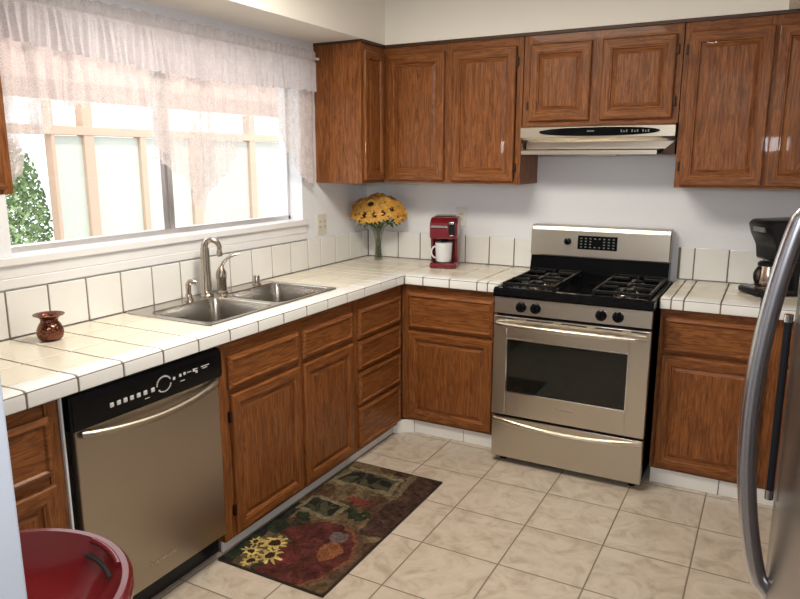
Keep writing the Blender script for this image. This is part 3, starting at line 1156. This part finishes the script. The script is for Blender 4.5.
nd = fridge_door(YS - .452, YS - .004, .66, 1.76, 'door')
fd = fridge_door(YS + .004, YS + .452, .66, 1.76, 'door')
fz = fridge_door(YS - .452, YS + .452, .06, .65, 'freezer_drawer')
pts = []
for k in range(33):
    t = k / 32
    z_ = .925 + (1.475 - .925) * t
    pts.append((2.366 - .040 * sin(pi * t ** .92) ** .8, YS - .050, z_))
MB('fridge_chrome').tube([(2.374, YS - .05, .925)] + pts[1:-1] + [(2.374, YS - .05, 1.475)], .0125, 0, 18, 1.0).build('handle', nd)
hb = MB('black_plastic', 'chrome')  # dark bar added in place of a dark reflection by the seam
hb.tube([(2.3625, YS + .034, 1.045), (2.3615, YS + .034, 1.305)], .0055, 0, 12)
hb.tube([(2.3626, YS + .034, 1.030), (2.3625, YS + .034, 1.0448)], .0062, 1, 12).tube([(2.3615, YS + .034, 1.3052), (2.3615, YS + .034, 1.316)], .0062, 1, 12)
hb.build('handle', fd)
MB('fridge_chrome').tube([(2.355, YS - .3, .60), (2.335, YS - .2, .60), (2.330, YS, .60), (2.335, YS + .2, .60), (2.355, YS + .3, .60)], .012, 0, 12).build('handle', fz)

# ------------------------------------------------------------------ red tub at the lower left
TXc, TYc, TZ, TR = 1.055, -3.195, .70, .27
t_ = thing('round_bin', (TXc, TYc, 0), 'large round bin with a dished glossy red top, lower left beside the dishwasher', 'bin')
MB('white_plastic').lathe([(.20, 0), (.205, .01), (.236, .600), (.236, .612)], (TXc, TYc, 0), 0, 56).build('body', t_)
R_ = MB('red')
R_.lathe([(.240, .640), (.262, .645), (.270, .662), (.270, .690), (.262, .700), (.250, .700), (.240, .690), (.215, .660), (.196, .650), (.185, .640), (.150, .630), (.06, .622), (.001, .620)], (TXc, TYc, 0), 0, 72, cap=False)
lid = R_.build('lid', t_)
# dark hand slot with its glossy lip near the rim
sl = MB('dark_slot', 'red')
a0, a1 = radians(58), radians(90)
sl.tube([(TXc + .226 * cos(a0 + (a1 - a0) * k / 10), TYc + .226 * sin(a0 + (a1 - a0) * k / 10), .672) for k in range(11)], .0055, 0, 8, 1.0)
sl.tube([(TXc + .244 * cos(a0 + (a1 - a0) * k / 10), TYc + .244 * sin(a0 + (a1 - a0) * k / 10), .697) for k in range(11)], .007, 1, 8, 1.0)
sl.build('hand_grip', lid)

# ------------------------------------------------------------------ sunflowers in a glass vase
VX, VY = .170, -.150
g = MB('vase_glass')
g.lathe([(.001, 0), (.027, 0), (.028, .006), (.025, .03), (.020, .08), (.020, .11), (.027, .16), (.042, .200), (.040, .200), (.025, .16), (.018, .11), (.018, .08), (.023, .03), (.024, .012), (.001, .010)], (VX, VY, CZT), 0, 32, cap=False)
tag(g.build('glass_vase', origin=(VX, VY, CZT)), 'tall clear glass vase holding the sunflowers in the counter corner', 'vase')


def petals_mesh():
    mb = MB('petal', 'petal_dark')
    for layer, (n, ln, tilt, off, mi) in enumerate(((15, .044, .10, 0, 0), (14, .038, .38, .2, 1), (11, .030, .75, .1, 0))):
        for k in range(n):
            a = 2 * pi * (k + off) / n + random.uniform(-.08, .08)
            l_ = ln * random.uniform(.85, 1.1)
            w = .0085
            d = Vector((cos(a), sin(a), 0))
            s1 = Vector((-sin(a), cos(a), 0))
            r0 = .011
            up = Vector((0, 0, 1))
            p0 = d * r0
            p1 = d * (r0 + l_ * .5 * cos(tilt)) + up * (l_ * .5 * sin(tilt) + .004)
            p2 = d * (r0 + l_ * cos(tilt)) + up * (l_ * sin(tilt) - .004)
            t = bmesh.new()
            vs = [t.verts.new(p) for p in (p0 - s1 * w * .4, p0 + s1 * w * .4, p1 + s1 * w, p2, p1 - s1 * w)]
            top = t.verts.new(p1 + up * .0025)
            for i in range(5):
                t.faces.new((vs[i], vs[(i + 1) % 5], top))
            # underside so each petal has a thickness
            bot = t.verts.new(p1 - up * .0008)
            for i in range(5):
                t.faces.new((vs[(i + 1) % 5], vs[i], bot))
            mb.add(t, mi if random.random() < .75 else 1 - mi)
    return mb


def seed_mesh():
    mb = MB('seed')
    mb.lathe([(.006, -.004), (.016, -.001), (.0165, .004), (.012, .008), (.005, .009)], (0, 0, 0), 0, 16)
    return mb


def local_build(mb, name, parent):
    parent_o = ORG[parent.name]
    ORG[parent.name] = (0, 0, 0)
    o = mb.build(name, parent)
    ORG[parent.name] = parent_o
    return o


BC = Vector((VX + .002, VY, CZT + .285))
FL = [(-1.0, -.15, .10, 'leftmost sunflower of the bouquet, facing the window'), (-.72, -.45, .42, 'sunflower at the upper left of the bouquet'),
      (-.55, -.75, -.02, 'sunflower with a small dark centre at the lower left of the bouquet'), (-.28, -.85, .55, 'sunflower with the largest dark centre, top middle of the bouquet'),
      (-.12, -1.0, .02, 'low middle sunflower left of the front one'), (.18, -1.0, .10, 'front sunflower with a dark centre, low in the middle of the bouquet'),
      (.30, -.70, .68, 'sunflower near the top, right of the topmost one'), (.55, -.78, .28, 'sunflower between the centre and the right side of the bouquet'),
      (.82, -.50, .40, 'sunflower at the upper right of the bouquet'), (1.0, -.25, .10, 'rightmost sunflower of the bouquet'),
      (.78, -.68, -.08, 'sunflower at the lower right of the bouquet'), (0, -.25, .95, 'topmost sunflower of the bouquet'),
      (-.85, .25, .45, 'rear left sunflower against the wall corner'), (.6, .25, .7, 'rear right sunflower of the bouquet'), (-.80, -.60, .10, 'sunflower on the left side of the bouquet above its lower leaves'),
      (-.40, .0, .80, 'rear sunflower left of the topmost one')]
pm = sm = None
hx = Vector((cos(YAW), sin(YAW), 0))          # spread of the bouquet
hy = Vector((-sin(YAW), cos(YAW), 0))
for i, (u, v_, w_, lab) in enumerate(FL):
    dirv = (hx * u + hy * v_ + Vector((0, 0, w_)))
    pos = BC + hx * (u * .148) + hy * (v_ * .085) + Vector((0, 0, w_ * .110))
    root = thing('sunflower', pos, lab, 'flower', 'sunflowers in the tall glass vase')
    rot = (dirv.normalized() * 1.0 + Vector((0, 0, .25))).to_track_quat('Z', 'Y').to_euler()
    sc_ = (1.12 + .2 * ((i * 7) % 5) / 5)
    if pm is None:
        po = local_build(petals_mesh(), 'petals', root)
        so = local_build(seed_mesh(), 'seed_head', root)
        pm, sm = po.data, so.data
    else:
        po = bpy.data.objects.new('petals', pm)
        so = bpy.data.objects.new('seed_head', sm)
        COL.objects.link(po)
        COL.objects.link(so)
        po.parent = so.parent = root
    po.rotation_euler = so.rotation_euler = rot
    po.scale = (sc_,) * 3
    big = (1.35 if i in (3, 5) else 1.05 if i in (2, 4, 7) else .6)
    so.scale = (big,) * 3
    # stem bending down into the vase
    a = 2 * pi * i / len(FL)
    foot = Vector((VX + .014 * cos(a), VY + .014 * sin(a), CZT + .016))
    neck = Vector((VX + .013 * cos(a + .5), VY + .013 * sin(a + .5), CZT + .12))
    lip = Vector((VX, VY, CZT + .195)) + (pos - BC) * .12
    dn = dirv.normalized()
    MB('stem').tube([foot, neck, lip, (lip + pos) / 2 - Vector((0, 0, .008)), pos - dn * .004], .0026, 0, 6).build('stem', root)
    if i in (0, 2, 4, 5, 7, 10, 9, 14):
        lf = MB('leaf')
        for q in range(2):
            base = lip.lerp(pos, .45 + .25 * q)
            out = (hx * (u + (.4 if q else -.3)) + hy * (-.7)).normalized()
            side = out.cross(Vector((0, 0, 1))).normalized()
            tip = base + out * .060 - Vector((0, 0, .028))
            mid = base + out * .03 + Vector((0, 0, .002))
            lf.rings([[base, base + Vector((0, 0, .0008)), base - side * .001], [mid + side * .017, mid + Vector((0, 0, .003)), mid - side * .017], [tip + side * .001, tip + Vector((0, 0, .001)), tip - side * .001]], 0)
        lf.build('leaf', root)

# ------------------------------------------------------------------ red coffee maker and mug
kx, ky = .650, -.200
k_ = thing('coffee_maker', (kx, ky, CZT), 'dark red single-cup coffee maker with a chrome band, on the rear counter', 'coffee maker')
k_.rotation_euler = (0, 0, radians(17))
b_ = MB('red_machine')
b_.box(kx - .078, ky - .098, CZT, kx + .078, ky + .10, CZT + .034, 0, .012)
b_.box(kx - .078, ky + .018, CZT + .02, kx + .078, ky + .10, CZT + .25, 0, .012)
b_.prism([(ky - .020, CZT + .02), (ky + .04, CZT + .02), (ky + .04, CZT + .2), (ky - .05, CZT + .2)], 'x', kx - .078, kx - .062, 0, .003)
b_.prism([(ky - .020, CZT + .02), (ky + .04, CZT + .02), (ky + .04, CZT + .2), (ky - .05, CZT + .2)], 'x', kx + .062, kx + .078, 0, .003)
b_.prism([(ky - .085, CZT + .168), (ky + .10, CZT + .168), (ky + .10, CZT + .275), (ky + .075, CZT + .292), (ky - .04, CZT + .290), (ky - .082, CZT + .262)], 'x', kx - .080, kx + .080, 0, .012)
b_.build('body', k_)
MB('chrome').prism([(ky - .092, CZT + .236), (ky - .03, CZT + .236), (ky - .03, CZT + .246), (ky - .091, CZT + .246)], 'x', kx - .070, kx + .022, 0).build('chrome_band', k_)
b_ = MB('black_plastic', 'chrome')
b_.box(kx + .030, ky - .0925, CZT + .195, kx + .066, ky - .07, CZT + .275, 0, .006)
b_.box(kx + .034, ky - .0965, CZT + .256, kx + .062, ky - .088, CZT + .268, 1, .002)
b_.box(kx + .038, ky - .0960, CZT + .188, kx + .060, ky - .085, CZT + .194, 1, .001)
b_.build('button_panel', k_)
MB('nickel').prism([(ky - .03, CZT + .290), (ky + .07, CZT + .2915), (ky + .07, CZT + .299), (ky - .02, CZT + .298)], 'x', kx - .055, kx + .055, 0, .003).build('lid', k_)
MB('black_plastic').box(kx - .058, ky - .090, CZT + .0335, kx + .058, ky + .012, CZT + .038, 0, .001).build('drip_tray', k_)
MB('black_plastic').lathe([(.022, .150), (.026, .168)], (kx, ky - .04, CZT), 0, 20).build('spout', k_)
mz = CZT + .0385
mx_, my_ = kx + .016, ky - .052
g = MB('ceramic')
g.lathe([(.001, .0), (.042, 0), (.045, .004), (.050, .108), (.0505, .110), (.047, .110), (.042, .008), (.001, .007)], (mx_, my_, mz), 0, 32, cap=False)
u_ = thing('coffee_mug', (mx_, my_, mz), 'white ceramic mug standing in the red coffee maker', 'mug')
g.build('cup', u_)
dv = Vector((-cos(.35), -sin(.35) * .8, 0)).normalized()
pts = [Vector((mx_, my_, mz + .052)) + dv * (.044 + .028 * sin(pi * k / 10)) + Vector((0, 0, .034 * cos(pi * k / 10))) for k in range(11)]
MB('ceramic').tube(pts, .0048, 0, 10).build('handle', u_)

# ------------------------------------------------------------------ black coffee maker with carafe
bx_, by_ = 2.385, -.215
k_ = thing('coffee_maker', (bx_, by_, CZT), 'black drip coffee maker on the counter right of the range', 'coffee maker')
k_.rotation_euler = (0, 0, radians(-58))
b_ = MB('black_plastic')
b_.box(bx_ - .085, by_ - .160, CZT, bx_ + .085, by_ + .115, CZT + .032, 0, .012)
b_.box(bx_ - .085, by_ + .010, CZT + .02, bx_ + .085, by_ + .115, CZT + .32, 0, .012)
b_.build('body', k_)
b_ = MB('black_plastic')
b_.prism([(by_ - .080, CZT + .158), (by_ - .090, CZT + .225), (by_ - .120, CZT + .28), (by_ - .135, CZT + .326), (by_ - .115, CZT + .346), (by_ + .10, CZT + .352), (by_ + .118, CZT + .34), (by_ + .118, CZT + .158)], 'x', bx_ - .092, bx_ + .092, 0, .010)
b_.build('brew_head', k_)
MB('display').box(bx_ - .045, by_ - .1345, CZT + .292, bx_ + .045, by_ - .124, CZT + .314, 0, .002).build('display', k_)
MB('nickel').lathe([(.058, .0322), (.058, .034)], (bx_, by_ - .065, CZT), 0, 28).build('warming_plate', k_)
cc = Matrix.Rotation(radians(-58), 3, 'Z') @ Vector((0, -.065, 0))
cx_, cy_ = bx_ + cc.x, by_ + cc.y
u_ = thing('coffee_carafe', (cx_, cy_, CZT + .0345), 'copper-toned steel carafe standing in the black coffee maker', 'carafe')
MB('steel_carafe').lathe([(.050, .0), (.056, .006), (.058, .035), (.054, .078), (.048, .096), (.048, .100)], (cx_, cy_, CZT + .0345), 0, 32).build('body', u_)
MB('black_plastic').lathe([(.049, .100), (.049, .112), (.040, .118), (.012, .119)], (cx_, cy_, CZT + .0345), 0, 28).build('lid', u_)
dd = Vector((-.72, -.69, 0)).normalized()
pts = [Vector((cx_, cy_, CZT + .0345 + .056)) + dd * (.050 + .026 * sin(pi * k / 10)) + Vector((0, 0, .036 * cos(pi * k / 10))) for k in range(11)]
MB('black_plastic').tube(pts, .007, 0, 10).build('handle', u_)

# ------------------------------------------------------------------ outlets
t_ = thing('wall_outlet', (.003, -.485, 1.09), 'ivory double outlet plate on the window wall above the backsplash', 'outlet')
MB('ivory').box(.0005, -.565, 1.100, .006, -.475, 1.218, 0, .002).build('plate', t_)
for y_ in (-.498, -.542):
    s_ = MB('ivory', 'dark_slot').box(.006, y_ - .015, 1.128, .009, y_ + .015, 1.194, 0, .002)
    for z_ in (1.146, 1.176):
        s_.box(.0088, y_ - .007, z_ - .005, .0094, y_ - .004, z_ + .005, 1).box(.0088, y_ + .004, z_ - .005, .0094, y_ + .007, z_ + .005, 1)
    s_.build('socket', t_)
t_ = thing('wall_outlet', (.665, -.003, 1.13), 'white outlet plate on the back wall behind the red coffee maker', 'outlet')
MB('white_plastic').box(.628, -.006, 1.135, .703, -.0005, 1.250, 0, .002).build('plate', t_)
s_ = MB('ivory', 'dark_slot').box(.650, -.009, 1.158, .681, -.006, 1.226, 0, .002)
for z_ in (1.176, 1.208):
    s_.box(.658, -.0094, z_ - .005, .661, -.0088, z_ + .005, 1).box(.670, -.0094, z_ - .005, .673, -.0088, z_ + .005, 1)
s_.build('socket', t_)

# ------------------------------------------------------------------ curtain rod and lace valance
rd = thing('curtain_rod', (.055, -1.55, 2.06), 'thin white curtain rod across the top of the window', 'curtain rod')
MB('trim').tube([(.055, -2.545, 2.068), (.055, -.585, 2.068)], .006, 0, 10).build('rod', rd)
MB('nickel').box(.0, -.592, 2.060, .062, -.580, 2.076, 0, .001).build('bracket', rd)
MB('nickel').box(.0, -2.555, 2.060, .062, -2.543, 2.076, 0, .001).build('bracket', rd)


def interp(tab, t):
    for (a, va), (b, vb) in zip(tab, tab[1:]):
        if t <= b:
            s = (t - a) / (b - a) if b > a else 0
            return va + (vb - va) * max(0, min(1, s))
    return tab[-1][1]


def cloth(mat_, y0, y1, top, hem, x0, amp, per, nrow=18, step=.006, gather=0.0, seed=0):
    mb = MB(mat_)
    cols = []
    n = int((y1 - y0) / step)
    rnd = random.Random(seed)
    ph = [rnd.uniform(0, 6) for _ in range(6)]
    for i in range(n + 1):
        y = y0 + (y1 - y0) * i / n
        zt, zb_ = top(y), hem(y)
        col = []
        for j in range(nrow + 1):
            t = j / nrow
            z = zt + (zb_ - zt) * t
            s = (.35 + .65 * min(1, t * 1.6))
            fold = sin(2 * pi * y / per + ph[0] + .9 * sin(y * 9 + ph[1]) + .35 * sin(z * 8 + ph[2])) + .4 * sin(2 * pi * y / (per * .43) + ph[3])
            col.append((x0 + amp * s * fold * (1 - .6 * math.exp(-((z - 2.052) / .012) ** 2)) + gather * t - .010 * math.exp(-((z - 2.052) / .008) ** 2), y + .004 * sin(z * 23 + y * 31), z))
        cols.append(col)
    mb.rings(cols, 0, False, False, closed=False)
    return mb


lv = thing('lace_valance', (.06, -1.55, 1.30), 'sheer white lace valance with scalloped tails over the kitchen window', 'curtain')
scal = lambda y, p, a: -a * abs(sin(pi * y / p))
cloth('lace', -2.54, -.645, lambda y: 2.100 + .004 * sin(y * 90), lambda y: interp([(-2.54, 1.935), (-2.2, 1.912), (-1.8, 1.888), (-1.5, 1.878), (-.9, 1.893), (-.61, 1.90)], y) + scal(y, .07, .010), .074, .010, .045, 44, .004, .006, 3).build('header_tier', lv)
hem = [(-2.54, 1.50), (-2.44, 1.42), (-2.36, 1.50), (-2.30, 1.62), (-2.24, 1.63), (-2.19, 1.70), (-2.14, 1.735), (-2.02, 1.725), (-1.88, 1.715), (-1.80, 1.66), (-1.74, 1.58), (-1.66, 1.52), (-1.60, 1.43),
       (-1.55, 1.33), (-1.515, 1.30), (-1.46, 1.39), (-1.40, 1.45), (-1.32, 1.49), (-1.27, 1.60), (-1.20, 1.655), (-1.05, 1.675), (-.94, 1.665), (-.88, 1.59), (-.80, 1.50), (-.72, 1.43), (-.64, 1.385), (-.588, 1.40)]
cloth('lace_sheer', -2.54, -.632, lambda y: 2.085, lambda y: interp(hem, y) + scal(y, .045, .013), .045, .011, .085, 30, .005, .0, 8).build('swag_tier', lv)
# overlapping jabots that hang in denser pleats
jab = lambda y0, y1, zl, zr, sd: cloth('lace_sheer', y0, y1, lambda y: 2.08, lambda y: zl + (zr - zl) * (y - y0) / (y1 - y0) + scal(y, .03, .010), .040, .008, .040, 20, .004, -.004, sd)
for q in ((-2.50, -2.36, 1.38, 1.50, 1), (-2.31, -2.25, 1.64, 1.62, 2), (-2.20, -2.12, 1.66, 1.72, 4), (-1.78, -1.66, 1.56, 1.48, 5), (-1.56, -1.42, 1.33, 1.45, 6), (-.77, -.635, 1.46, 1.395, 7)):
    jab(*q).build('tail', lv)

# ------------------------------------------------------------------ patterned rug
rug_img_w, rug_img_h = 110, 225
U0, U1, V0, V1 = .550, 1.042, -2.058, -1.052


def nz(u, v, s, k=0):
    return noise.noise(Vector((u * s, v * s * 2, k * 7.3)))


def rug_col(u, v):
    uo, vo_ = u, v
    u += .045 * nz(u, v, 4.5, 11) + .02 * nz(u, v, 13, 12)
    v += .022 * nz(u, v, 4.5, 13) + .010 * nz(u, v, 13, 14)
    n1, n2 = nz(u, v, 9), nz(u, v, 24, 2)
    n3 = nz(u, v, 5, 5)
    # stone wall ground
    c = Vector((.21, .135, .062)) * (1 + .5 * n1 + .45 * n2)
    if n3 > .12:
        c = Vector((.12, .06, .028)) * (1 + .6 * n2)
    if u < .10 and v < .5:
        c = Vector((.030, .030, .022)) * (1 + .8 * n2)
    # dark foliage
    for (a, b, ra, rb) in ((.45, .03, .13, .05), (.05, .13, .10, .10), (.62, .53, .12, .035), (.30, .35, .10, .05), (.20, .42, .08, .03), (.50, .56, .10, .03), (.12, .30, .12, .05)):
        if ((u - a) / ra) ** 2 + ((v - b) / rb) ** 2 < 1 + 1.4 * n2:
            c = Vector((.028, .040, .018)) * (1 + .9 * n2)
    # windows with pale frames
    for (a0, b0, a1, b1) in ((.09, .475, .42, .575), (.08, .785, .62, .915)):
        if a0 - .05 < u < a1 + .05 and b0 - .022 < v < b1 + .022:
            c = Vector((.27, .21, .115)) * (1 + .3 * n2)
        if a0 < u < a1 and b0 < v < b1:
            c = Vector((.028, .026, .017)) * (1 + .5 * n1)
            q = (u - a0) / (a1 - a0)
            if abs((q * 3) % 1 - .5) > .44:
                c = Vector((.075, .065, .04))
            elif n1 > .05:
                c = Vector((.10, .095, .045))
    # brown border at the room side
    if (u > .76 and v > .42) or (v > .955 and u > .5):
        c = Vector((.085, .040, .026)) * (1 + .7 * n2 + .4 * n1)
    if .70 < u < .75 and v > .72:
        c = Vector((.20, .155, .08)) * (1 + .3 * n2)
    # big bowl, maroon fruit, orange
    e = ((u - .55) / .40) ** 2 + ((v - .20) / .235) ** 2
    if e < 1 and (u > .36 or v > .26):
        c = Vector((.13, .028, .020)) * (1 + .6 * n1 + .3 * n2)
        if ((u - .72) / .12) ** 2 + ((v - .25) / .065) ** 2 < 1:
            c = Vector((.33, .105, .030)) * (1 + .3 * n2)
        if ((u - .66) / .09) ** 2 + ((v - .35) / .04) ** 2 < 1:
            c = Vector((.20, .14, .13)) * (1 + .2 * n2)
        if ((u - .48) / .07) ** 2 + ((v - .12) / .04) ** 2 < 1:
            c = Vector((.20, .030, .030))
        if e > .86 and u > .62:
            c = Vector((.26, .085, .030)) * (1 + .3 * n2)
    elif e < 1.28 and u > .62:
        c = Vector((.15, .085, .045)) * (1 + .4 * n1)
    if v < .08 and u > .6 and e > 1.1:
        c = Vector((.16, .09, .04)) * (1 + .5 * n2)
    if ((u - .5) / .10) ** 2 + ((v - .65) / .03) ** 2 < 1 + n2:
        c = Vector((.22, .035, .025))
    # sunflowers
    for (a, b, rr) in ((.26, .195, .125), (.35, .110, .115), (.15, .100, .10), (.24, .045, .085), (.10, .175, .07)):
        du, dv_ = (u - a) * .484, (v - b) * 1.006
        d2 = math.hypot(du, dv_) / (rr * .484)
        an = math.atan2(dv_, du)
        if d2 < .78 + .22 * cos(an * 9):
            c = Vector((.85, .62, .14)) * (1 + .3 * n2)
        if d2 < .40:
            c = Vector((.060, .022, .012))
    if uo < .010 or uo > .990 or vo_ < .004 or vo_ > .996:
        c = Vector((.035, .022, .016))
    g = .54 * (1 + .55 * nz(u, v, 46, 9) + .35 * nz(u, v, 15, 4))
    l = (c[0] + c[1] + c[2]) / 3
    return [max(0, min(1, (q * .85 + l * .15) * g)) for q in c]


rg = bmesh.new()
lay = rg.loops.layers.float_color.new('print')
rv = [[rg.verts.new((U0 + (U1 - U0) * i / rug_img_w, V0 + (V1 - V0) * j / rug_img_h, .009)) for j in range(rug_img_h + 1)] for i in range(rug_img_w + 1)]
for i in range(rug_img_w):
    for j in range(rug_img_h):
        fc = rg.faces.new((rv[i][j], rv[i + 1][j], rv[i + 1][j + 1], rv[i][j + 1]))
        cc_ = rug_col((i + .5) / rug_img_w, (j + .5) / rug_img_h)
        for lp in fc.loops:
            lp[lay] = (*cc_, 1)
        fc.material_index = 0
# sides and underside
lo = [rg.verts.new(p) for p in ((U0 - .002, V0 - .002, .001), (U1 + .002, V0 - .002, .001), (U1 + .002, V1 + .002, .001), (U0 - .002, V1 + .002, .001))]
hi = [rv[0][0], rv[-1][0], rv[-1][-1], rv[0][-1]]
fcs = [rg.faces.new(lo[::-1])]
edges = [[rv[i][0] for i in range(rug_img_w + 1)], [rv[-1][j] for j in range(rug_img_h + 1)], [rv[i][-1] for i in range(rug_img_w, -1, -1)], [rv[0][j] for j in range(rug_img_h, -1, -1)]]
for k, e in enumerate(edges):
    fcs.append(rg.faces.new([lo[k]] + [lo[(k + 1) % 4]] + e[::-1]))
for fc in fcs:
    fc.material_index = 1
me = bpy.data.meshes.new('kitchen_rug')
for v_ in rg.verts:
    v_.co -= Vector((.8, -1.555, 0))
rg.to_mesh(me)
rg.free()
m = mat('printed_rug_pile', rough=.9, spec=.15)
at = N(m, 'ShaderNodeVertexColor')
at.layer_name = 'print'
L(m, at.outputs[0], bsdf(m).inputs['Base Color'])
v = coords(m, (1, 1, 1))
bump(m, noisetex(m, v, 400, 2), .4, .002)
me.materials.append(m)
me.materials.append(mat('rug_backing', (.04, .025, .018), .9))
ro = bpy.data.objects.new('kitchen_rug', me)
COL.objects.link(ro)
ro.location = (.8, -1.555, 0)
tag(ro, 'dark printed rug with sunflowers and windows on the tiled floor by the sink cabinet', 'rug')

# ------------------------------------------------------------------ ceiling lamps (above the frame); rear one added for fill
for (x_, y_, lab) in ((1.10, -1.85, 'square ceiling lamp over the middle of the kitchen'), (2.0, -5.2, 'square lamp added unseen behind the camera as fill light')):
    t_ = thing('ceiling_lamp', (x_, y_, 2.42), lab, 'lamp')
    MB('trim').box(x_ - .50, y_ - .30, 2.47, x_ + .50, y_ + .30, 2.499, 0, .004).build('housing', t_)
    MB('white_plastic').box(x_ - .48, y_ - .28, 2.425, x_ + .48, y_ + .28, 2.47, 0, .01).build('diffuser', t_)

# ------------------------------------------------------------------ outside the window
tag(MB('concrete').box(-9, -8, -.3, -.16, 8, -.15).build('patio_slab', origin=(-3, 0, -.3)), kind='structure')
PX = -2.0
sc_ = thing('patio_enclosure', (PX, .3, -.15), 'peach-painted patio frame with pale panels outside the window', 'patio enclosure')
for y_, wd, z0_, z1_ in ((-.80, .012, -.15, 1.92), (-.52, .040, -.15, 1.92), (-.045, .026, -.15, 1.70), (.50, .05, -.15, 1.72), (1.22, .04, -.15, 1.92), (1.80, .05, -.15, 1.92), (3.0, .05, -.15, 1.92)):
    MB('peach').box(PX - .04, y_ - wd, z0_, PX + .04, y_ + wd, z1_, 0, .004).build('post', sc_)
MB('peach').box(PX - .045, -1.15, 1.695, PX + .045, 3.1, 1.755, 0, .004).build('beam', sc_)
for a, b, mm in ((-.787, -.56, 'panel'), (-.48, -.072, 'panel'), (-.019, .45, 'panel'), (.55, 1.18, 'panel_white'), (1.26, 1.75, 'panel_white'), (1.85, 2.95, 'panel_white')):
    MB(mm).box(PX - .012, a, -.10, PX + .012, b, 1.69, 0, .002).build('panel', sc_)
tag(MB('salmon').prism([(-2.06, 1.93), (-2.06, 2.06), (-5.0, 3.8), (-5.0, 3.7)], 'y', -3.0, 4.5, 0).build('patio_roof', origin=(-3.5, .5, 2.13)), 'salmon sloping roof seen behind the lace above the patio frame', 'roof')
# shrub
sh = thing('shrub', (-2.35, -1.15, -.15), 'leafy green shrub outside the left end of the window', 'shrub')
lb = MB('bush')
rnd = random.Random(5)
t = bmesh.new()
for k in range(5200):
    a, b = rnd.uniform(0, 2 * pi), rnd.uniform(-1, 1)
    rr = rnd.uniform(.35, 1) ** .5
    p = Vector((-2.35 + .28 * rr * cos(a) * math.sqrt(1 - b * b), -.90 + .25 * rr * sin(a) * math.sqrt(1 - b * b), .85 + .85 * b * rr))
    d = Vector((rnd.uniform(-1, 1), rnd.uniform(-1, 1), rnd.uniform(-1, 1))).normalized()
    e = d.orthogonal().normalized()
    s_ = rnd.uniform(.016, .030)
    q = [t.verts.new(p - d * s_), t.verts.new(p + e * s_ * .45), t.verts.new(p + d * s_), t.verts.new(p - e * s_ * .45)]
    t.faces.new(q)
lb.add(t, 0)
lb.build('foliage', sh)
st = MB('bush_d')
for k in range(7):
    a = 2 * pi * k / 7
    st.tube([(-2.35 + .03 * cos(a), -1.15 + .03 * sin(a), -.15), (-2.35 + .1 * cos(a), -1.15 + .12 * sin(a), .6), (-2.35 + .16 * cos(a), -1.15 + .2 * sin(a), 1.35)], [.015, .010, .004], 0, 6)
st.build('branches', sh)
